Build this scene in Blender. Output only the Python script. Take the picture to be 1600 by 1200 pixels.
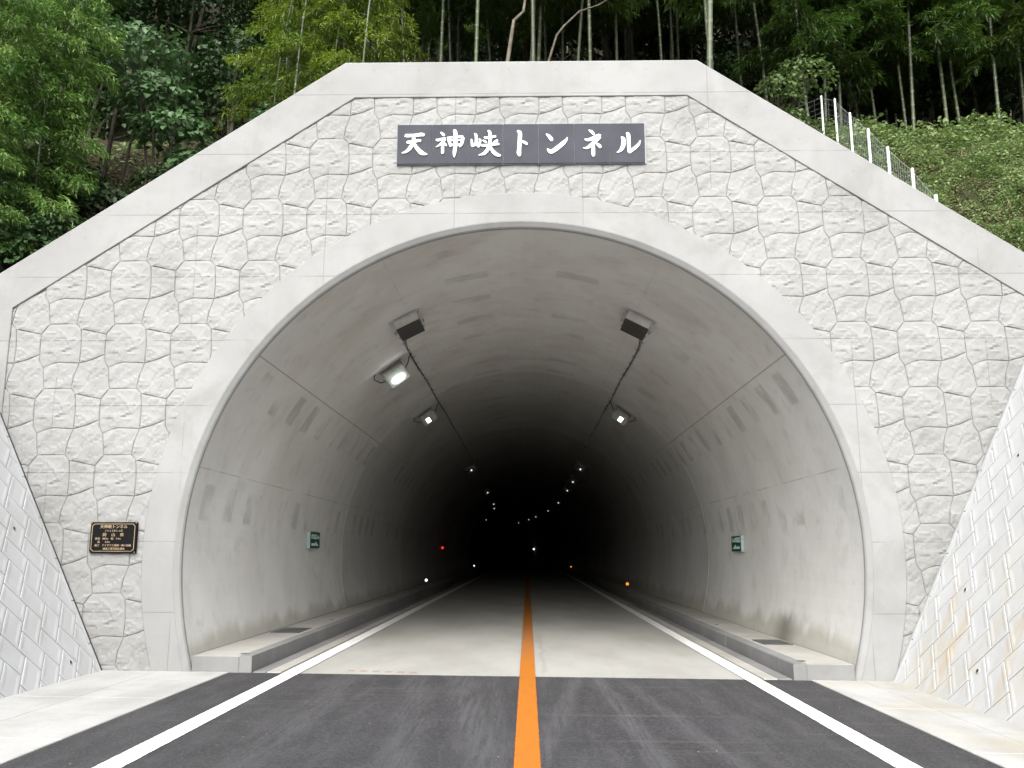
import bpy, bmesh, math, random
import numpy as np
from mathutils import Vector, Matrix, noise as mnoise
from mathutils.geometry import delaunay_2d_cdt
R = math.radians
rnd = random.Random(7)
for o in list(bpy.data.objects):
    bpy.data.objects.remove(o)
sc = bpy.context.scene
col = sc.collection

# ------------------------------------------------------------------ camera
F_PX, YAW, PITCH, ROLL = 1407.09, -0.01743, 0.18442, 0.00102
CAM = Vector((0.08744, -11.893, 1.55))
fw = Vector((math.sin(YAW)*math.cos(PITCH), math.cos(YAW)*math.cos(PITCH), math.sin(PITCH)))
rt0 = Vector((math.cos(YAW), -math.sin(YAW), 0)); up0 = rt0.cross(fw)
rt = rt0*math.cos(ROLL) + up0*math.sin(ROLL); up = up0*math.cos(ROLL) - rt0*math.sin(ROLL)
cam = bpy.data.cameras.new('camera'); cam.sensor_width = 36.0
cam.lens = F_PX/1600*36.0; cam.clip_end = 4000; cam.clip_start = 0.05
camo = bpy.data.objects.new('camera', cam); col.objects.link(camo)
camo.matrix_world = Matrix(((rt.x, up.x, -fw.x, CAM.x), (rt.y, up.y, -fw.y, CAM.y), (rt.z, up.z, -fw.z, CAM.z), (0, 0, 0, 1)))
sc.camera = camo

# ------------------------------------------------------------------ sky, sun, exposure (overcast)
SUN_EL, SUN_AZ = 39.0, 187.0          # azimuth clockwise from +Y: light from behind the camera, a little to its left
w = bpy.data.worlds.new('World'); sc.world = w; w.use_nodes = True
nt = w.node_tree; bg = nt.nodes['Background']
sky = nt.nodes.new('ShaderNodeTexSky'); sky.sky_type = 'NISHITA'; sky.sun_disc = False
sky.sun_elevation = R(SUN_EL); sky.sun_rotation = R(SUN_AZ)
sky.dust_density = 4.0; sky.air_density = 1.2; sky.ozone_density = 1.0
hs = nt.nodes.new('ShaderNodeHueSaturation'); hs.inputs['Saturation'].default_value = 0.22   # cloud cover greys the sky
nt.links.new(sky.outputs[0], hs.inputs['Color']); nt.links.new(hs.outputs[0], bg.inputs[0])
bg.inputs[1].default_value = 0.15
sl = bpy.data.lights.new('sun', 'SUN'); sl.energy = 1.5; sl.angle = R(70); sl.color = (1.0, 0.99, 0.965)
so = bpy.data.objects.new('sun', sl); col.objects.link(so)
sd = Vector((math.sin(R(SUN_AZ))*math.cos(R(SUN_EL)), math.cos(R(SUN_AZ))*math.cos(R(SUN_EL)), math.sin(R(SUN_EL))))
so.rotation_euler = sd.to_track_quat('Z', 'Y').to_euler(); so.location = (-8, -30, 40)
vs = sc.view_settings; vs.view_transform = 'Standard'; vs.look = 'None'; vs.gamma = 1.0; vs.exposure = 1.45
vs.use_curve_mapping = False
sc.cycles.max_bounces = 10; sc.cycles.diffuse_bounces = 7; sc.cycles.transmission_bounces = 4
sc.cycles.glossy_bounces = 3; sc.cycles.use_denoising = True; sc.cycles.caustics_reflective = False

# ------------------------------------------------------------------ material helpers
class NT:
    def __init__(s, name):
        s.mat = bpy.data.materials.new(name); s.mat.use_nodes = True
        s.t = s.mat.node_tree; s.b = s.t.nodes['Principled BSDF']; s.out = s.t.nodes['Material Output']
        s._pos = None
    def n(s, ty, **kw):
        nd = s.t.nodes.new(ty)
        for k, v in kw.items(): setattr(nd, k, v)
        return nd
    def lk(s, a, b): s.t.links.new(a, b)
    def put(s, sock, v):
        if hasattr(v, 'is_output'): s.lk(v, sock)
        elif v is not None:
            if isinstance(v, (tuple, list)) and len(v) == 3 and sock.type == 'RGBA': v = (*v, 1)
            sock.default_value = v
    def m(s, op, a, b=None, c=None, clamp=False):
        nd = s.n('ShaderNodeMath', operation=op, use_clamp=clamp)
        s.put(nd.inputs[0], a)
        if b is not None: s.put(nd.inputs[1], b)
        if c is not None: s.put(nd.inputs[2], c)
        return nd.outputs[0]
    @property
    def pos(s):
        if s._pos is None: s._pos = s.n('ShaderNodeNewGeometry').outputs['Position']
        return s._pos
    def obj(s): return s.n('ShaderNodeTexCoord').outputs['Object']
    def uv(s): return s.n('ShaderNodeTexCoord').outputs['UV']
    def xyz(s, v):
        nd = s.n('ShaderNodeSeparateXYZ'); s.lk(v, nd.inputs[0]); return nd.outputs
    def scale(s, v, sx, sy, sz, loc=(0, 0, 0)):
        nd = s.n('ShaderNodeMapping'); s.lk(v, nd.inputs[0]); nd.inputs['Scale'].default_value = (sx, sy, sz)
        nd.inputs['Location'].default_value = loc; return nd.outputs[0]
    def noise(s, v, sc_, det=4, ro=.55, dist=0):
        nd = s.n('ShaderNodeTexNoise'); s.lk(v, nd.inputs['Vector']); nd.inputs['Scale'].default_value = sc_
        nd.inputs['Detail'].default_value = det; nd.inputs['Roughness'].default_value = ro
        nd.inputs['Distortion'].default_value = dist; return nd.outputs[0]
    def vor(s, v, sc_, feat='F1'):
        nd = s.n('ShaderNodeTexVoronoi', feature=feat); s.lk(v, nd.inputs['Vector']); nd.inputs['Scale'].default_value = sc_
        return nd.outputs['Distance']
    def ramp(s, f, lo, hi, a=0.0, b=1.0):
        nd = s.n('ShaderNodeMapRange', interpolation_type='SMOOTHSTEP'); s.put(nd.inputs[0], f)
        nd.inputs[1].default_value = lo; nd.inputs[2].default_value = hi; nd.inputs[3].default_value = a; nd.inputs[4].default_value = b
        return nd.outputs[0]
    def mix(s, f, a, b, mode='MIX'):
        nd = s.n('ShaderNodeMix', data_type='RGBA', blend_type=mode)
        s.put(nd.inputs[0], f); s.put(nd.inputs[6], a); s.put(nd.inputs[7], b); return nd.outputs[2]
    def hgrid(s, c, per, off, wid, soft=.004):     # 1 on thin lines repeated every per
        fr = s.m('FRACT', s.m('DIVIDE', s.m('SUBTRACT', c, off), per))
        d = s.m('MULTIPLY', s.m('MINIMUM', fr, s.m('SUBTRACT', 1.0, fr)), per)
        return s.ramp(d, wid, wid+soft, 1.0, 0.0)
    def line(s, c, at, wid, soft):                 # 1 on |c-at|<wid
        return s.ramp(s.m('ABSOLUTE', s.m('SUBTRACT', c, at)), wid, wid+soft, 1.0, 0.0)
    def box(s, c, lo, hi, soft):
        return s.m('MULTIPLY', s.ramp(c, lo-soft, lo+soft), s.ramp(c, hi-soft, hi+soft, 1.0, 0.0))
    def bump(s, h, strength, dist):
        nd = s.n('ShaderNodeBump'); s.lk(h, nd.inputs['Height']); nd.inputs['Strength'].default_value = strength
        nd.inputs['Distance'].default_value = dist; s.lk(nd.outputs[0], s.b.inputs['Normal'])
    def fin(s, colr, rough=.85, spec=.3, metal=0):
        s.put(s.b.inputs['Base Color'], colr); s.put(s.b.inputs['Roughness'], rough)
        s.b.inputs['Specular IOR Level'].default_value = spec; s.b.inputs['Metallic'].default_value = metal
        return s.mat

def simple(name, c, rough=.5, spec=.4, metal=0, var=.12, sc_=6):
    t = NT(name); n = t.noise(t.pos, sc_, 4)
    c2 = tuple(x*(1-var) for x in c); c3 = tuple(min(1, x*(1+var)) for x in c)
    return t.fin(t.mix(t.ramp(n, .3, .7), c2, c3), rough, spec, metal)

PX, PZ, LX0, LZ0 = 0.8963, 0.9008, -6.0154, 7.674     # lattice of the form-liner stones

def mat_concrete(name, base, joints=True, dark=.86, streak=.5, bumpd=.004):
    t = NT(name); p = t.pos; X, Y, Z = t.xyz(p)
    big = t.noise(p, .55, 5, .6); mid = t.noise(p, 3.0, 5, .6); fine = t.noise(p, 40, 3, .6)
    c = t.mix(t.ramp(big, .35, .68), base, tuple(b*dark for b in base))
    blot = t.noise(p, .9, 6, .68, .5); c = t.mix(t.m('MULTIPLY', t.ramp(blot, .47, .72), .62), c, tuple(b*f for b, f in zip(base, (.66, .66, .63))))
    c = t.mix(t.m('MULTIPLY', t.ramp(mid, .45, .75), .5), c, tuple(b*f for b, f in zip(base, (.80, .79, .765))))
    st = t.noise(t.scale(p, 5.0, 5.0, .35), 1.0, 4, .6)              # water runs down the face
    c = t.mix(t.m('MULTIPLY', t.ramp(st, .52, .8), .22*streak), c, (.20, .195, .18))
    pores = t.ramp(t.vor(p, 22), .03, .075, 1.0, 0.0); pm = t.ramp(t.noise(p, 2.2, 2), .5, .7)
    c = t.mix(t.m('MULTIPLY', t.m('MULTIPLY', pores, pm), .35), c, (.16, .155, .14))
    c = t.mix(t.m('MULTIPLY', t.ramp(fine, .4, .75), .18), c, tuple(b*.78 for b in base))
    h = t.m('ADD', t.m('MULTIPLY', fine, .35), t.m('MULTIPLY', mid, .8))
    if joints:
        br = t.ramp(t.noise(p, 1.3, 3), .36, .52)
        l1 = t.hgrid(Z, PZ, LZ0 + .31, .004, .005); l2 = t.hgrid(X, PX*2, LX0 - .29, .002, .005)
        br2 = t.ramp(t.noise(t.scale(p, 1, 1, 1, (9, 3, 4)), .8, 3), .46, .56)
        ln = t.m('MAXIMUM', t.m('MULTIPLY', l1, br), t.m('MULTIPLY', l2, br2))
        c = t.mix(t.m('MULTIPLY', ln, .62), c, (.13, .128, .12))
        h = t.m('SUBTRACT', h, t.m('MULTIPLY', ln, .8))
    t.bump(h, .45, bumpd)
    return t.fin(c, .88, .25)

CONC = (.248, .2505, .2475)
M_face = mat_concrete('formed concrete', CONC, True, .86, 1.6)
M_stone = mat_concrete('rock faced concrete', (.246, .246, .241), True, .90, .35, .012)
M_lip = mat_concrete('smooth concrete rim', (.262, .266, .262), False, .92, .3, .001)
M_curb = mat_concrete('precast kerb concrete', (.205, .206, .205), False, .78, 2.6, .002)
M_walk = mat_concrete('walkway screed', (.36, .348, .32), False, .85, .2, .002)
M_back = mat_concrete('joint concrete', (.24, .233, .223), False, .85, .5, .003)

def mat_apron():
    t = NT('apron concrete'); p = t.pos; X, Y, Z = t.xyz(p)
    big = t.noise(t.scale(p, 1, .5, 1), 1.2, 5, .6); fine = t.noise(p, 30, 3)
    c = t.mix(t.ramp(big, .35, .7), (.385, .385, .376), (.30, .296, .28))
    warm = t.m('MULTIPLY', t.ramp(t.noise(p, .9, 4), .42, .7), t.ramp(X, 2.8, 4.8))
    c = t.mix(t.m('MULTIPLY', warm, .55), c, (.34, .30, .21))
    band = t.noise(t.scale(p, 1.2, 4, 1), 1, 4)
    c = t.mix(t.m('MULTIPLY', t.ramp(band, .5, .75), .3), c, (.27, .265, .25))
    c = t.mix(t.m('MULTIPLY', t.ramp(fine, .45, .75), .25), c, (.24, .235, .22))
    t.bump(t.m('ADD', fine, big), .4, .003)
    return t.fin(c, .85, .25)
M_apron = mat_apron()

def mat_asphalt():
    t = NT('asphalt'); p = t.pos; X, Y, Z = t.xyz(p)
    ag = t.vor(p, 95); ag2 = t.noise(p, 160, 2); big = t.noise(p, .8, 5, .6)
    c = t.mix(t.ramp(big, .3, .7), (.030, .029, .0315), (.043, .042, .045))
    c = t.mix(t.m('MULTIPLY', t.ramp(ag2, .55, .75), .5), c, (.13, .128, .125))
    sp = t.ramp(t.vor(p, 38), .08, .16, 1, 0); c = t.mix(t.m('MULTIPLY', sp, .55), c, (.16, .157, .155))
    gr = t.noise(p, 34, 4, .75); c = t.mix(t.m('MULTIPLY', t.ramp(gr, .48, .66), .75), c, (.014, .014, .015))
    c = t.mix(t.m('MULTIPLY', t.ramp(gr, .46, .30), .55), c, (.12, .118, .12))
    # dusty tyre tracks: each runs along X = a + b*Y
    sw = t.noise(t.scale(p, 22, .9, 1), 1.0, 6, .8)
    tot = None
    for a, b, wd, k in ((.95, .03, .10, .8), (.72, -.12, .09, .7), (1.25, .09, .07, .6), (-.75, .11, .16, .75), (-1.3, .09, .14, .6),
                        (-2.1, .02, .16, .5), (1.95, .02, .12, .35), (-.35, .05, .08, .45), (2.35, .07, .08, .3)):
        d = t.m('ABSOLUTE', t.m('SUBTRACT', X, t.m('ADD', t.m('MULTIPLY', Y, -b), a)))
        d = t.m('ADD', d, t.m('MULTIPLY', t.m('SUBTRACT', t.noise(p, .5, 2), .5), .06))
        mk = t.m('MULTIPLY', t.ramp(d, wd*.2, wd*1.7, 1, 0), k)
        tot = mk if tot is None else t.m('MAXIMUM', tot, mk)
    tot = t.m('MULTIPLY', tot, t.ramp(sw, .32, .66))
    c = t.mix(t.m('MULTIPLY', tot, .62), c, (.120, .119, .123))
    dust = t.noise(t.scale(p, 5, .8, 1), 1.0, 7, .75)
    c = t.mix(t.m('MULTIPLY', t.ramp(dust, .40, .75), .38), c, (.095, .093, .097))
    band = t.ramp(t.noise(t.scale(p, .25, 5, 1), 1, 3), .58, .72)
    c = t.mix(t.m('MULTIPLY', band, .25), c, (.13, .125, .125))
    t.bump(t.m('ADD', t.m('ADD', ag, t.m('MULTIPLY', ag2, .6)), gr), .7, .008)
    return t.fin(c, .8, .3)
M_asph = mat_asphalt()

def mat_pavement():
    t = NT('pavement concrete'); p = t.pos; X, Y, Z = t.xyz(p)
    big = t.noise(t.scale(p, .7, .25, 1), 1.2, 5, .6); fine = t.noise(t.scale(p, 20, 60, 1), 1, 3)
    c = t.mix(t.ramp(big, .35, .7), (.335, .332, .312), (.275, .269, .246))
    c = t.mix(t.m('MULTIPLY', t.ramp(fine, .4, .75), .25), c, (.24, .232, .205))
    # damp stain beside the centre line and a row of brown rust-like spots near the joint
    e = t.m('SUBTRACT', X, t.m('ADD', .30, t.m('MULTIPLY', t.m('SUBTRACT', t.noise(p, .9, 2), .5), .30)))
    halo = t.m('MULTIPLY', t.line(e, 0, .006, .05), t.box(Y, .3, 6, .6))
    c = t.mix(t.m('MULTIPLY', halo, .35), c, (.22, .205, .16))
    fr = t.m('ABSOLUTE', t.m('SUBTRACT', t.m('FRACT', t.m('DIVIDE', t.m('ADD', X, 2.31), .165)), .5))
    sp = t.m('MULTIPLY', t.m('MULTIPLY', t.ramp(fr, .22, .36, 1, 0), t.box(X, -2.32, -1.30, .01)),
             t.line(t.m('ADD', Y, t.m('MULTIPLY', X, .12)), .10, .05, .05))
    c = t.mix(t.m('MULTIPLY', sp, .7), c, (.26, .18, .11))
    sc2 = t.ramp(t.noise(t.scale(p, 2.2, 9, 1), 1, 2), .72, .78)
    c = t.mix(t.m('MULTIPLY', sc2, .35), c, (.2, .19, .16))
    t.bump(fine, .4, .003)
    return t.fin(c, .8, .3)
M_pave = mat_pavement()

def mat_paint(name, c0, c1):
    t = NT(name); p = t.pos
    n = t.noise(t.scale(p, 6, 2, 6), 1.5, 5, .65)
    c = t.mix(t.ramp(n, .45, .8), c0, c1)
    wear = t.m('MULTIPLY', t.ramp(t.noise(p, 45, 4, .7), .58, .68), t.ramp(t.noise(p, 1.6, 3), .45, .65))
    c = t.mix(t.m('MULTIPLY', wear, .35), c, (.25, .24, .23))
    t.bump(t.noise(p, 120, 2), .3, .002)
    return t.fin(c, .6, .4)
M_white = mat_paint('white road paint', (.80, .80, .80), (.68, .68, .67))
def mat_orange():
    t = NT('orange road paint'); p = t.pos; X, Y, Z = t.xyz(p)
    n = t.noise(t.scale(p, 6, 2, 6), 1.5, 5, .65)
    c = t.mix(t.ramp(n, .4, .8), (.40, .130, .009), (.34, .112, .014))
    dirty = t.m('MULTIPLY', t.box(Y, 2.8, 7.5, 1.6), t.ramp(t.noise(t.scale(p, 5, .5, 1), 1, 4), .35, .65))
    c = t.mix(t.m('MULTIPLY', dirty, .55), c, (.24, .17, .12))
    return t.fin(c, .6, .4)
M_orange = mat_orange()

def mat_lining():
    t = NT('tunnel lining concrete'); uvo = t.uv(); p = t.pos; U, V, _ = t.xyz(uvo); Z = t.xyz(p)[2]
    uv3 = t.scale(uvo, 1, 1, 1)
    big = t.noise(uv3, .45, 5, .62, .4); mid = t.noise(uv3, 1.8, 5, .65, .3); fine = t.noise(p, 30, 3)
    c = t.mix(t.ramp(big, .32, .7), (.61, .608, .592), (.53, .524, .502))
    c = t.mix(t.m('MULTIPLY', t.ramp(mid, .5, .8), .4), c, (.36, .345, .315))
    bay = t.m('FLOOR', t.m('DIVIDE', V, 10.3)); wn = t.n('ShaderNodeTexWhiteNoise', noise_dimensions='1D'); t.lk(bay, wn.inputs['W'])
    c = t.mix(t.m('MULTIPLY', t.ramp(V, 10.28, 10.32), t.m('ADD', .22, t.m('MULTIPLY', wn.outputs[0], .25))), c, (.30, .292, .275))
    A = t.m('ABSOLUTE', U); brk = t.ramp(t.noise(uv3, 1.1, 3), .35, .6)
    ln = t.m('MULTIPLY', t.m('MULTIPLY', t.line(A, 4.155, .004, .012), t.ramp(V, 10.25, 10.4, 1, .35)), .6)
    ln = t.m('MAXIMUM', ln, t.m('MULTIPLY', t.m('MULTIPLY', t.line(A, 5.85, .004, .012), brk), .35))
    ln = t.m('MAXIMUM', ln, t.m('MULTIPLY', t.m('MULTIPLY', t.line(A, 2.0, .004, .012), brk), .15))
    c = t.mix(ln, c, (.13, .12, .105))
    # marks of the shutter windows, in rows along the wall
    def marks(lo, hi, per, off, hw, k, seed):
        vj = t.m('ADD', V, t.m('MULTIPLY', t.m('SUBTRACT', t.noise(uv3, .9, 2), .5), .10))
        fr = t.m('FRACT', t.m('DIVIDE', t.m('SUBTRACT', vj, off), per)); d = t.m('MULTIPLY', t.m('ABSOLUTE', t.m('SUBTRACT', fr, .5)), per)
        mk = t.m('MULTIPLY', t.ramp(d, hw-.02, hw+.025, 1, 0), t.box(A, lo, hi, .03))
        on = t.ramp(t.noise(t.scale(uvo, .9, .75, 1, (seed, seed*2.3, 0)), 1.0, 2), .42, .58)
        smear = t.ramp(t.noise(t.scale(uvo, 2.5, 3, 1, (seed, 0, 0)), 1, 5, .65), .15, .60)
        return t.m('MULTIPLY', t.m('MULTIPLY', t.m('MULTIPLY', mk, on), smear), k)
    mk = marks(4.28, 4.80, 1.02, .4, .20, .42, 1.7)
    mk = t.m('MAXIMUM', mk, marks(6.05, 6.55, .98, .2, .2, .36, 5.1))
    mk = t.m('MAXIMUM', mk, marks(.55, 1.25, 1.3, .1, .16, .28, 8.2))
    mk = t.m('MAXIMUM', mk, marks(2.75, 3.2, 2.1, .7, .3, .22, 3.3))
    c = t.mix(mk, c, (.17, .158, .14))
    arc = t.ramp(t.noise(t.scale(uvo, .8, 1.8, 1), 1, 5, .65), .52, .78)
    c = t.mix(t.m('MULTIPLY', arc, .22), c, (.22, .21, .19))
    warm = t.m('MULTIPLY', t.ramp(t.noise(uv3, .8, 4, .6), .45, .7), t.ramp(A, 4.6, 3.6)); c = t.mix(t.m('MULTIPLY', warm, .30), c, (.40, .33, .25))
    cl = t.noise(uv3, 3.2, 6, .7, .4); c = t.mix(t.m('MULTIPLY', t.ramp(cl, .55, .75), .28), c, (.26, .25, .225))
    # damp foot of the wall
    foot = t.m('SUBTRACT', Z, t.m('MULTIPLY', t.noise(t.scale(uvo, 0, .9, 1), 1, 3), .85))
    wet = t.ramp(foot, -.12, .12, 1, 0)
    c = t.mix(t.m('MULTIPLY', wet, .5), c, (.25, .235, .16))
    blob = t.m('MULTIPLY', t.box(V, 3.0, 3.9, .45), t.ramp(U, 6, 6.5))
    wet2 = t.m('MULTIPLY', blob, t.ramp(t.m('SUBTRACT', Z, t.m('MULTIPLY', t.noise(uv3, 2, 3), .5)), .15, .42, 1, 0))
    c = t.mix(t.m('MULTIPLY', wet2, .75), c, (.12, .11, .085))
    t.bump(t.m('ADD', t.m('MULTIPLY', fine, .4), mid), .35, .006)
    return t.fin(c, .8, .3)
M_lin = mat_lining()

def mat_block():
    t = NT('retaining wall block concrete'); p = t.pos; X, Y, Z = t.xyz(p)
    n = t.noise(p, 2.0, 4); f = t.noise(p, 45, 3)
    c = t.mix(t.ramp(n, .35, .7), (.44, .446, .45), (.40, .404, .404))
    # iron-coloured seepage on the right-hand wall
    run = t.noise(t.scale(p, 1, 3.2, .8), 1.1, 5, .6)
    seep = t.m('MULTIPLY', t.ramp(run, .50, .68), t.m('MULTIPLY', t.ramp(X, 4, 4.6), t.ramp(Z, .3, 1.9, 1, 0)))
    c = t.mix(t.m('MULTIPLY', seep, .5), c, (.42, .29, .12))
    pale = t.m('MULTIPLY', t.ramp(t.noise(p, 1.4, 3), .45, .65), t.m('MULTIPLY', t.ramp(X, 4, 4.6), t.ramp(Z, .2, 2.6, 1, 0)))
    c = t.mix(t.m('MULTIPLY', pale, .35), c, (.42, .38, .28))
    c = t.mix(t.m('MULTIPLY', t.ramp(f, .5, .8), .15), c, (.33, .33, .32))
    t.bump(f, .3, .002)
    return t.fin(c, .85, .25)
M_block = mat_block()
M_dark = simple('gap and hole shade', (.02, .02, .022), .6)  # shade of the wall gap and weep holes as a dark colour
M_strip = simple('grey joint strip', (.34, .36, .36), .6)
M_boardp = simple('slate grey enamel', (.048, .050, .059), .75, .12, 0, .10, 3)
M_boardedge = simple('pale steel edge', (.20, .25, .26), .45, .4)
M_letter = simple('white enamel', (.62, .62, .63), .6, .2, 0, .03)
M_plq = simple('black bronze', (.006, .006, .0065), .8, .08)
M_gold = simple('gilt lettering', (.36, .27, .17), .6, .2, 0)
M_green = simple('green sign sheet', (.004, .075, .055), .45, .4)
M_signw = simple('pale sign print', (.62, .66, .63), .5)
M_signside = simple('sign box side', (.30, .38, .36), .5)
M_steel = simple('galvanised steel', (.42, .42, .42), .5, .5, .35)
M_boxs = simple('stainless box', (.50, .49, .47), .45, .5, .25)
M_boxb = simple('darkened box grey', (.045, .043, .042), .6)
M_cable = simple('black cable', (.018, .017, .016), .6)
M_glass = simple('grey lamp glass', (.32, .35, .33), .2, .5)
M_post = simple('white fence post', (.78, .80, .82), .45, .4, 0, .04)
M_wire = simple('galvanised wire', (.30, .33, .33), .5, .5, .3)
M_culm = None
def emis(name, c, s):
    t = NT(name); t.fin(c, .4); t.b.inputs['Emission Color'].default_value = (*c, 1); t.b.inputs['Emission Strength'].default_value = s
    return t.mat
E_white = emis('lit lamp', (.95, 1.0, .97), 4.0)
E_far = emis('distant lit lamp', (.92, .97, 1.0), .5)
E_red = emis('red signal lamp', (1.0, .02, .03), .9)
E_refw = emis('white lamp and glowing reflector', (.85, .95, 1.0), .8)  # wall lamp, and a glow put into the white delineator reflectors
E_refo = emis('glowing amber reflector', (1.0, .28, .02), .55)  # glow put into a reflector that holds no lamp
M_grate = simple('steel cover plate', (.075, .08, .08), .5, .5, .3)

# ------------------------------------------------------------------ mesh helpers
def link(o, parent=None):
    col.objects.link(o)
    if parent is not None: o.parent = parent
    return o
def mesh(name, vs_, fs, mat, parent=None, smooth=False):
    me = bpy.data.meshes.new(name); me.from_pydata([tuple(v) for v in vs_], [], fs); me.update()
    if mat: me.materials.append(mat)
    if smooth: me.polygons.foreach_set('use_smooth', [True]*len(me.polygons))
    return link(bpy.data.objects.new(name, me), parent)
def tag(o, label, cat, group=None):
    o['label'] = label; o['category'] = cat
    if group: o['group'] = group
    return o
def struct(o): o['kind'] = 'structure'; return o
def empty(name, loc=(0, 0, 0)):
    o = bpy.data.objects.new(name, None); o.location = loc; o.empty_display_size = .2; col.objects.link(o); return o
def thing(name, label, cat, loc=(0, 0, 0), group=None): return tag(empty(name, loc), label, cat, group)

class MB:
    def __init__(s): s.v = []; s.f = []
    def add(s, vs_, fs):
        b = len(s.v); s.v += [tuple(v) for v in vs_]; s.f += [tuple(i+b for i in f) for f in fs]; return s
    def box(s, lo, hi, M=None, cham=0.0):
        bm = bmesh.new(); bmesh.ops.create_cube(bm, size=1)
        for v in bm.verts:
            v.co = Vector([lo[i]+(hi[i]-lo[i])*(v.co[i]+.5) for i in range(3)])
        if cham > 0: bmesh.ops.bevel(bm, geom=bm.edges[:], offset=cham, segments=1, affect='EDGES')
        if M is not None: bm.transform(M)
        bm.verts.index_update()
        s.add([v.co.copy() for v in bm.verts], [[v.index for v in f.verts] for f in bm.faces]); bm.free(); return s
    def tube(s, pts, r, n=8, cap=True):
        pts = [Vector(p) for p in pts]; rs = r if isinstance(r, (list, tuple)) else [r]*len(pts)
        vs_, fs = [], []; prevN = None
        for i, p in enumerate(pts):
            d = (pts[min(i+1, len(pts)-1)]-pts[max(i-1, 0)]).normalized()
            a = Vector((0, 0, 1)) if abs(d.z) < .9 else Vector((1, 0, 0))
            nx = prevN if prevN else d.cross(a)
            nx = (nx - d*nx.dot(d)).normalized(); ny = d.cross(nx); prevN = nx
            for k in range(n):
                an = 2*math.pi*k/n; vs_.append(p+(nx*math.cos(an)+ny*math.sin(an))*rs[i])
        for i in range(len(pts)-1):
            for k in range(n):
                fs.append((i*n+k, i*n+(k+1) % n, (i+1)*n+(k+1) % n, (i+1)*n+k))
        if cap: fs += [tuple(range(n-1, -1, -1)), tuple(range((len(pts)-1)*n, len(pts)*n))]
        return s.add(vs_, fs)
    def build(s, name, mat, parent=None, smooth=False): return mesh(name, s.v, s.f, mat, parent, smooth)

def tz(x): return -0.010*x           # one per cent cross fall of the carriageway
def ragged(name, x0, x1, z, mat):
    jr = random.Random(name+str(x0)); ys = [-70, -40, -20]+[-12+.025*i for i in range(480)]+[0.02+.05*i for i in range(200)]+[y for y in YS if y > 10.2]
    vs_, fs = [], []
    for y in ys:
        sx, yy, h = axis(y); j = .0035 if -12 <= y < 10 else 0
        for x in (x0+jr.uniform(-j, j), x1+jr.uniform(-j, j)): vs_.append((sx+x*math.cos(h), yy+x*math.sin(h), z+tz(x)))
    for i in range(len(ys)-1): fs.append((2*i, 2*i+1, 2*i+3, 2*i+2))
    return mesh(name, vs_, fs, mat)
def sheet(name, xs, ys, z, mat, parent=None, ox=lambda y: (0, y, 0)):
    """ribbon from xs[0] to xs[1] along the road; ox(y) gives (x shift, y, heading)"""
    vs_, fs = [], []
    for y in ys:
        sx, yy, h = ox(y)
        for x in xs: vs_.append((sx+x*math.cos(h), yy+x*math.sin(h), z+tz(x)))
    n = len(xs)
    for i in range(len(ys)-1):
        for k in range(n-1): fs.append((i*n+k, i*n+k+1, (i+1)*n+k+1, (i+1)*n+k))
    return mesh(name, vs_, fs, mat, parent)

# tunnel axis: straight for 45 m, then a gentle left-hand bend
RB = 440.0
def axis(s):
    if s <= 45: return (0, s, 0)
    a = (s-45)/RB
    return (-(RB-RB*math.cos(a)), 45+RB*math.sin(a), a)
YS = [0.0, 2, 5, 10, 20, 30, 45]+[45+6*i for i in range(1, 56)]
TLEN = YS[-1]

# arch profile (lip outer radius 4.51 about z=1.54, foot curving in)
ZC = 1.54
def arch(Rr, n=72, zb=-.15, nl=8):
    pts = []; foot = Rr-5.06
    zs = [zb+(ZC-zb)*i/nl for i in range(nl)]
    for z in zs: pts.append((-(foot+math.sqrt(5.06**2-(ZC-z)**2)), z))
    for i in range(n+1):
        a = math.pi*(1-i/n); pts.append((Rr*math.cos(a), ZC+Rr*math.sin(a)))
    for z in reversed(zs): pts.append((foot+math.sqrt(5.06**2-(ZC-z)**2), z))
    return pts

# ------------------------------------------------------------------ ground, hillside
g = mesh('ground', [(-1500, -1500, -.32), (1500, -1500, -.32), (1500, 1500, -.32), (-1500, 1500, -.32)], [(0, 1, 2, 3)],
         simple('lightened earth', (.16, .15, .115), .95, .1, 0, .3, .3)); struct(g)  # ground colour raised to bounce more light onto the tunnel ceiling

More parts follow.
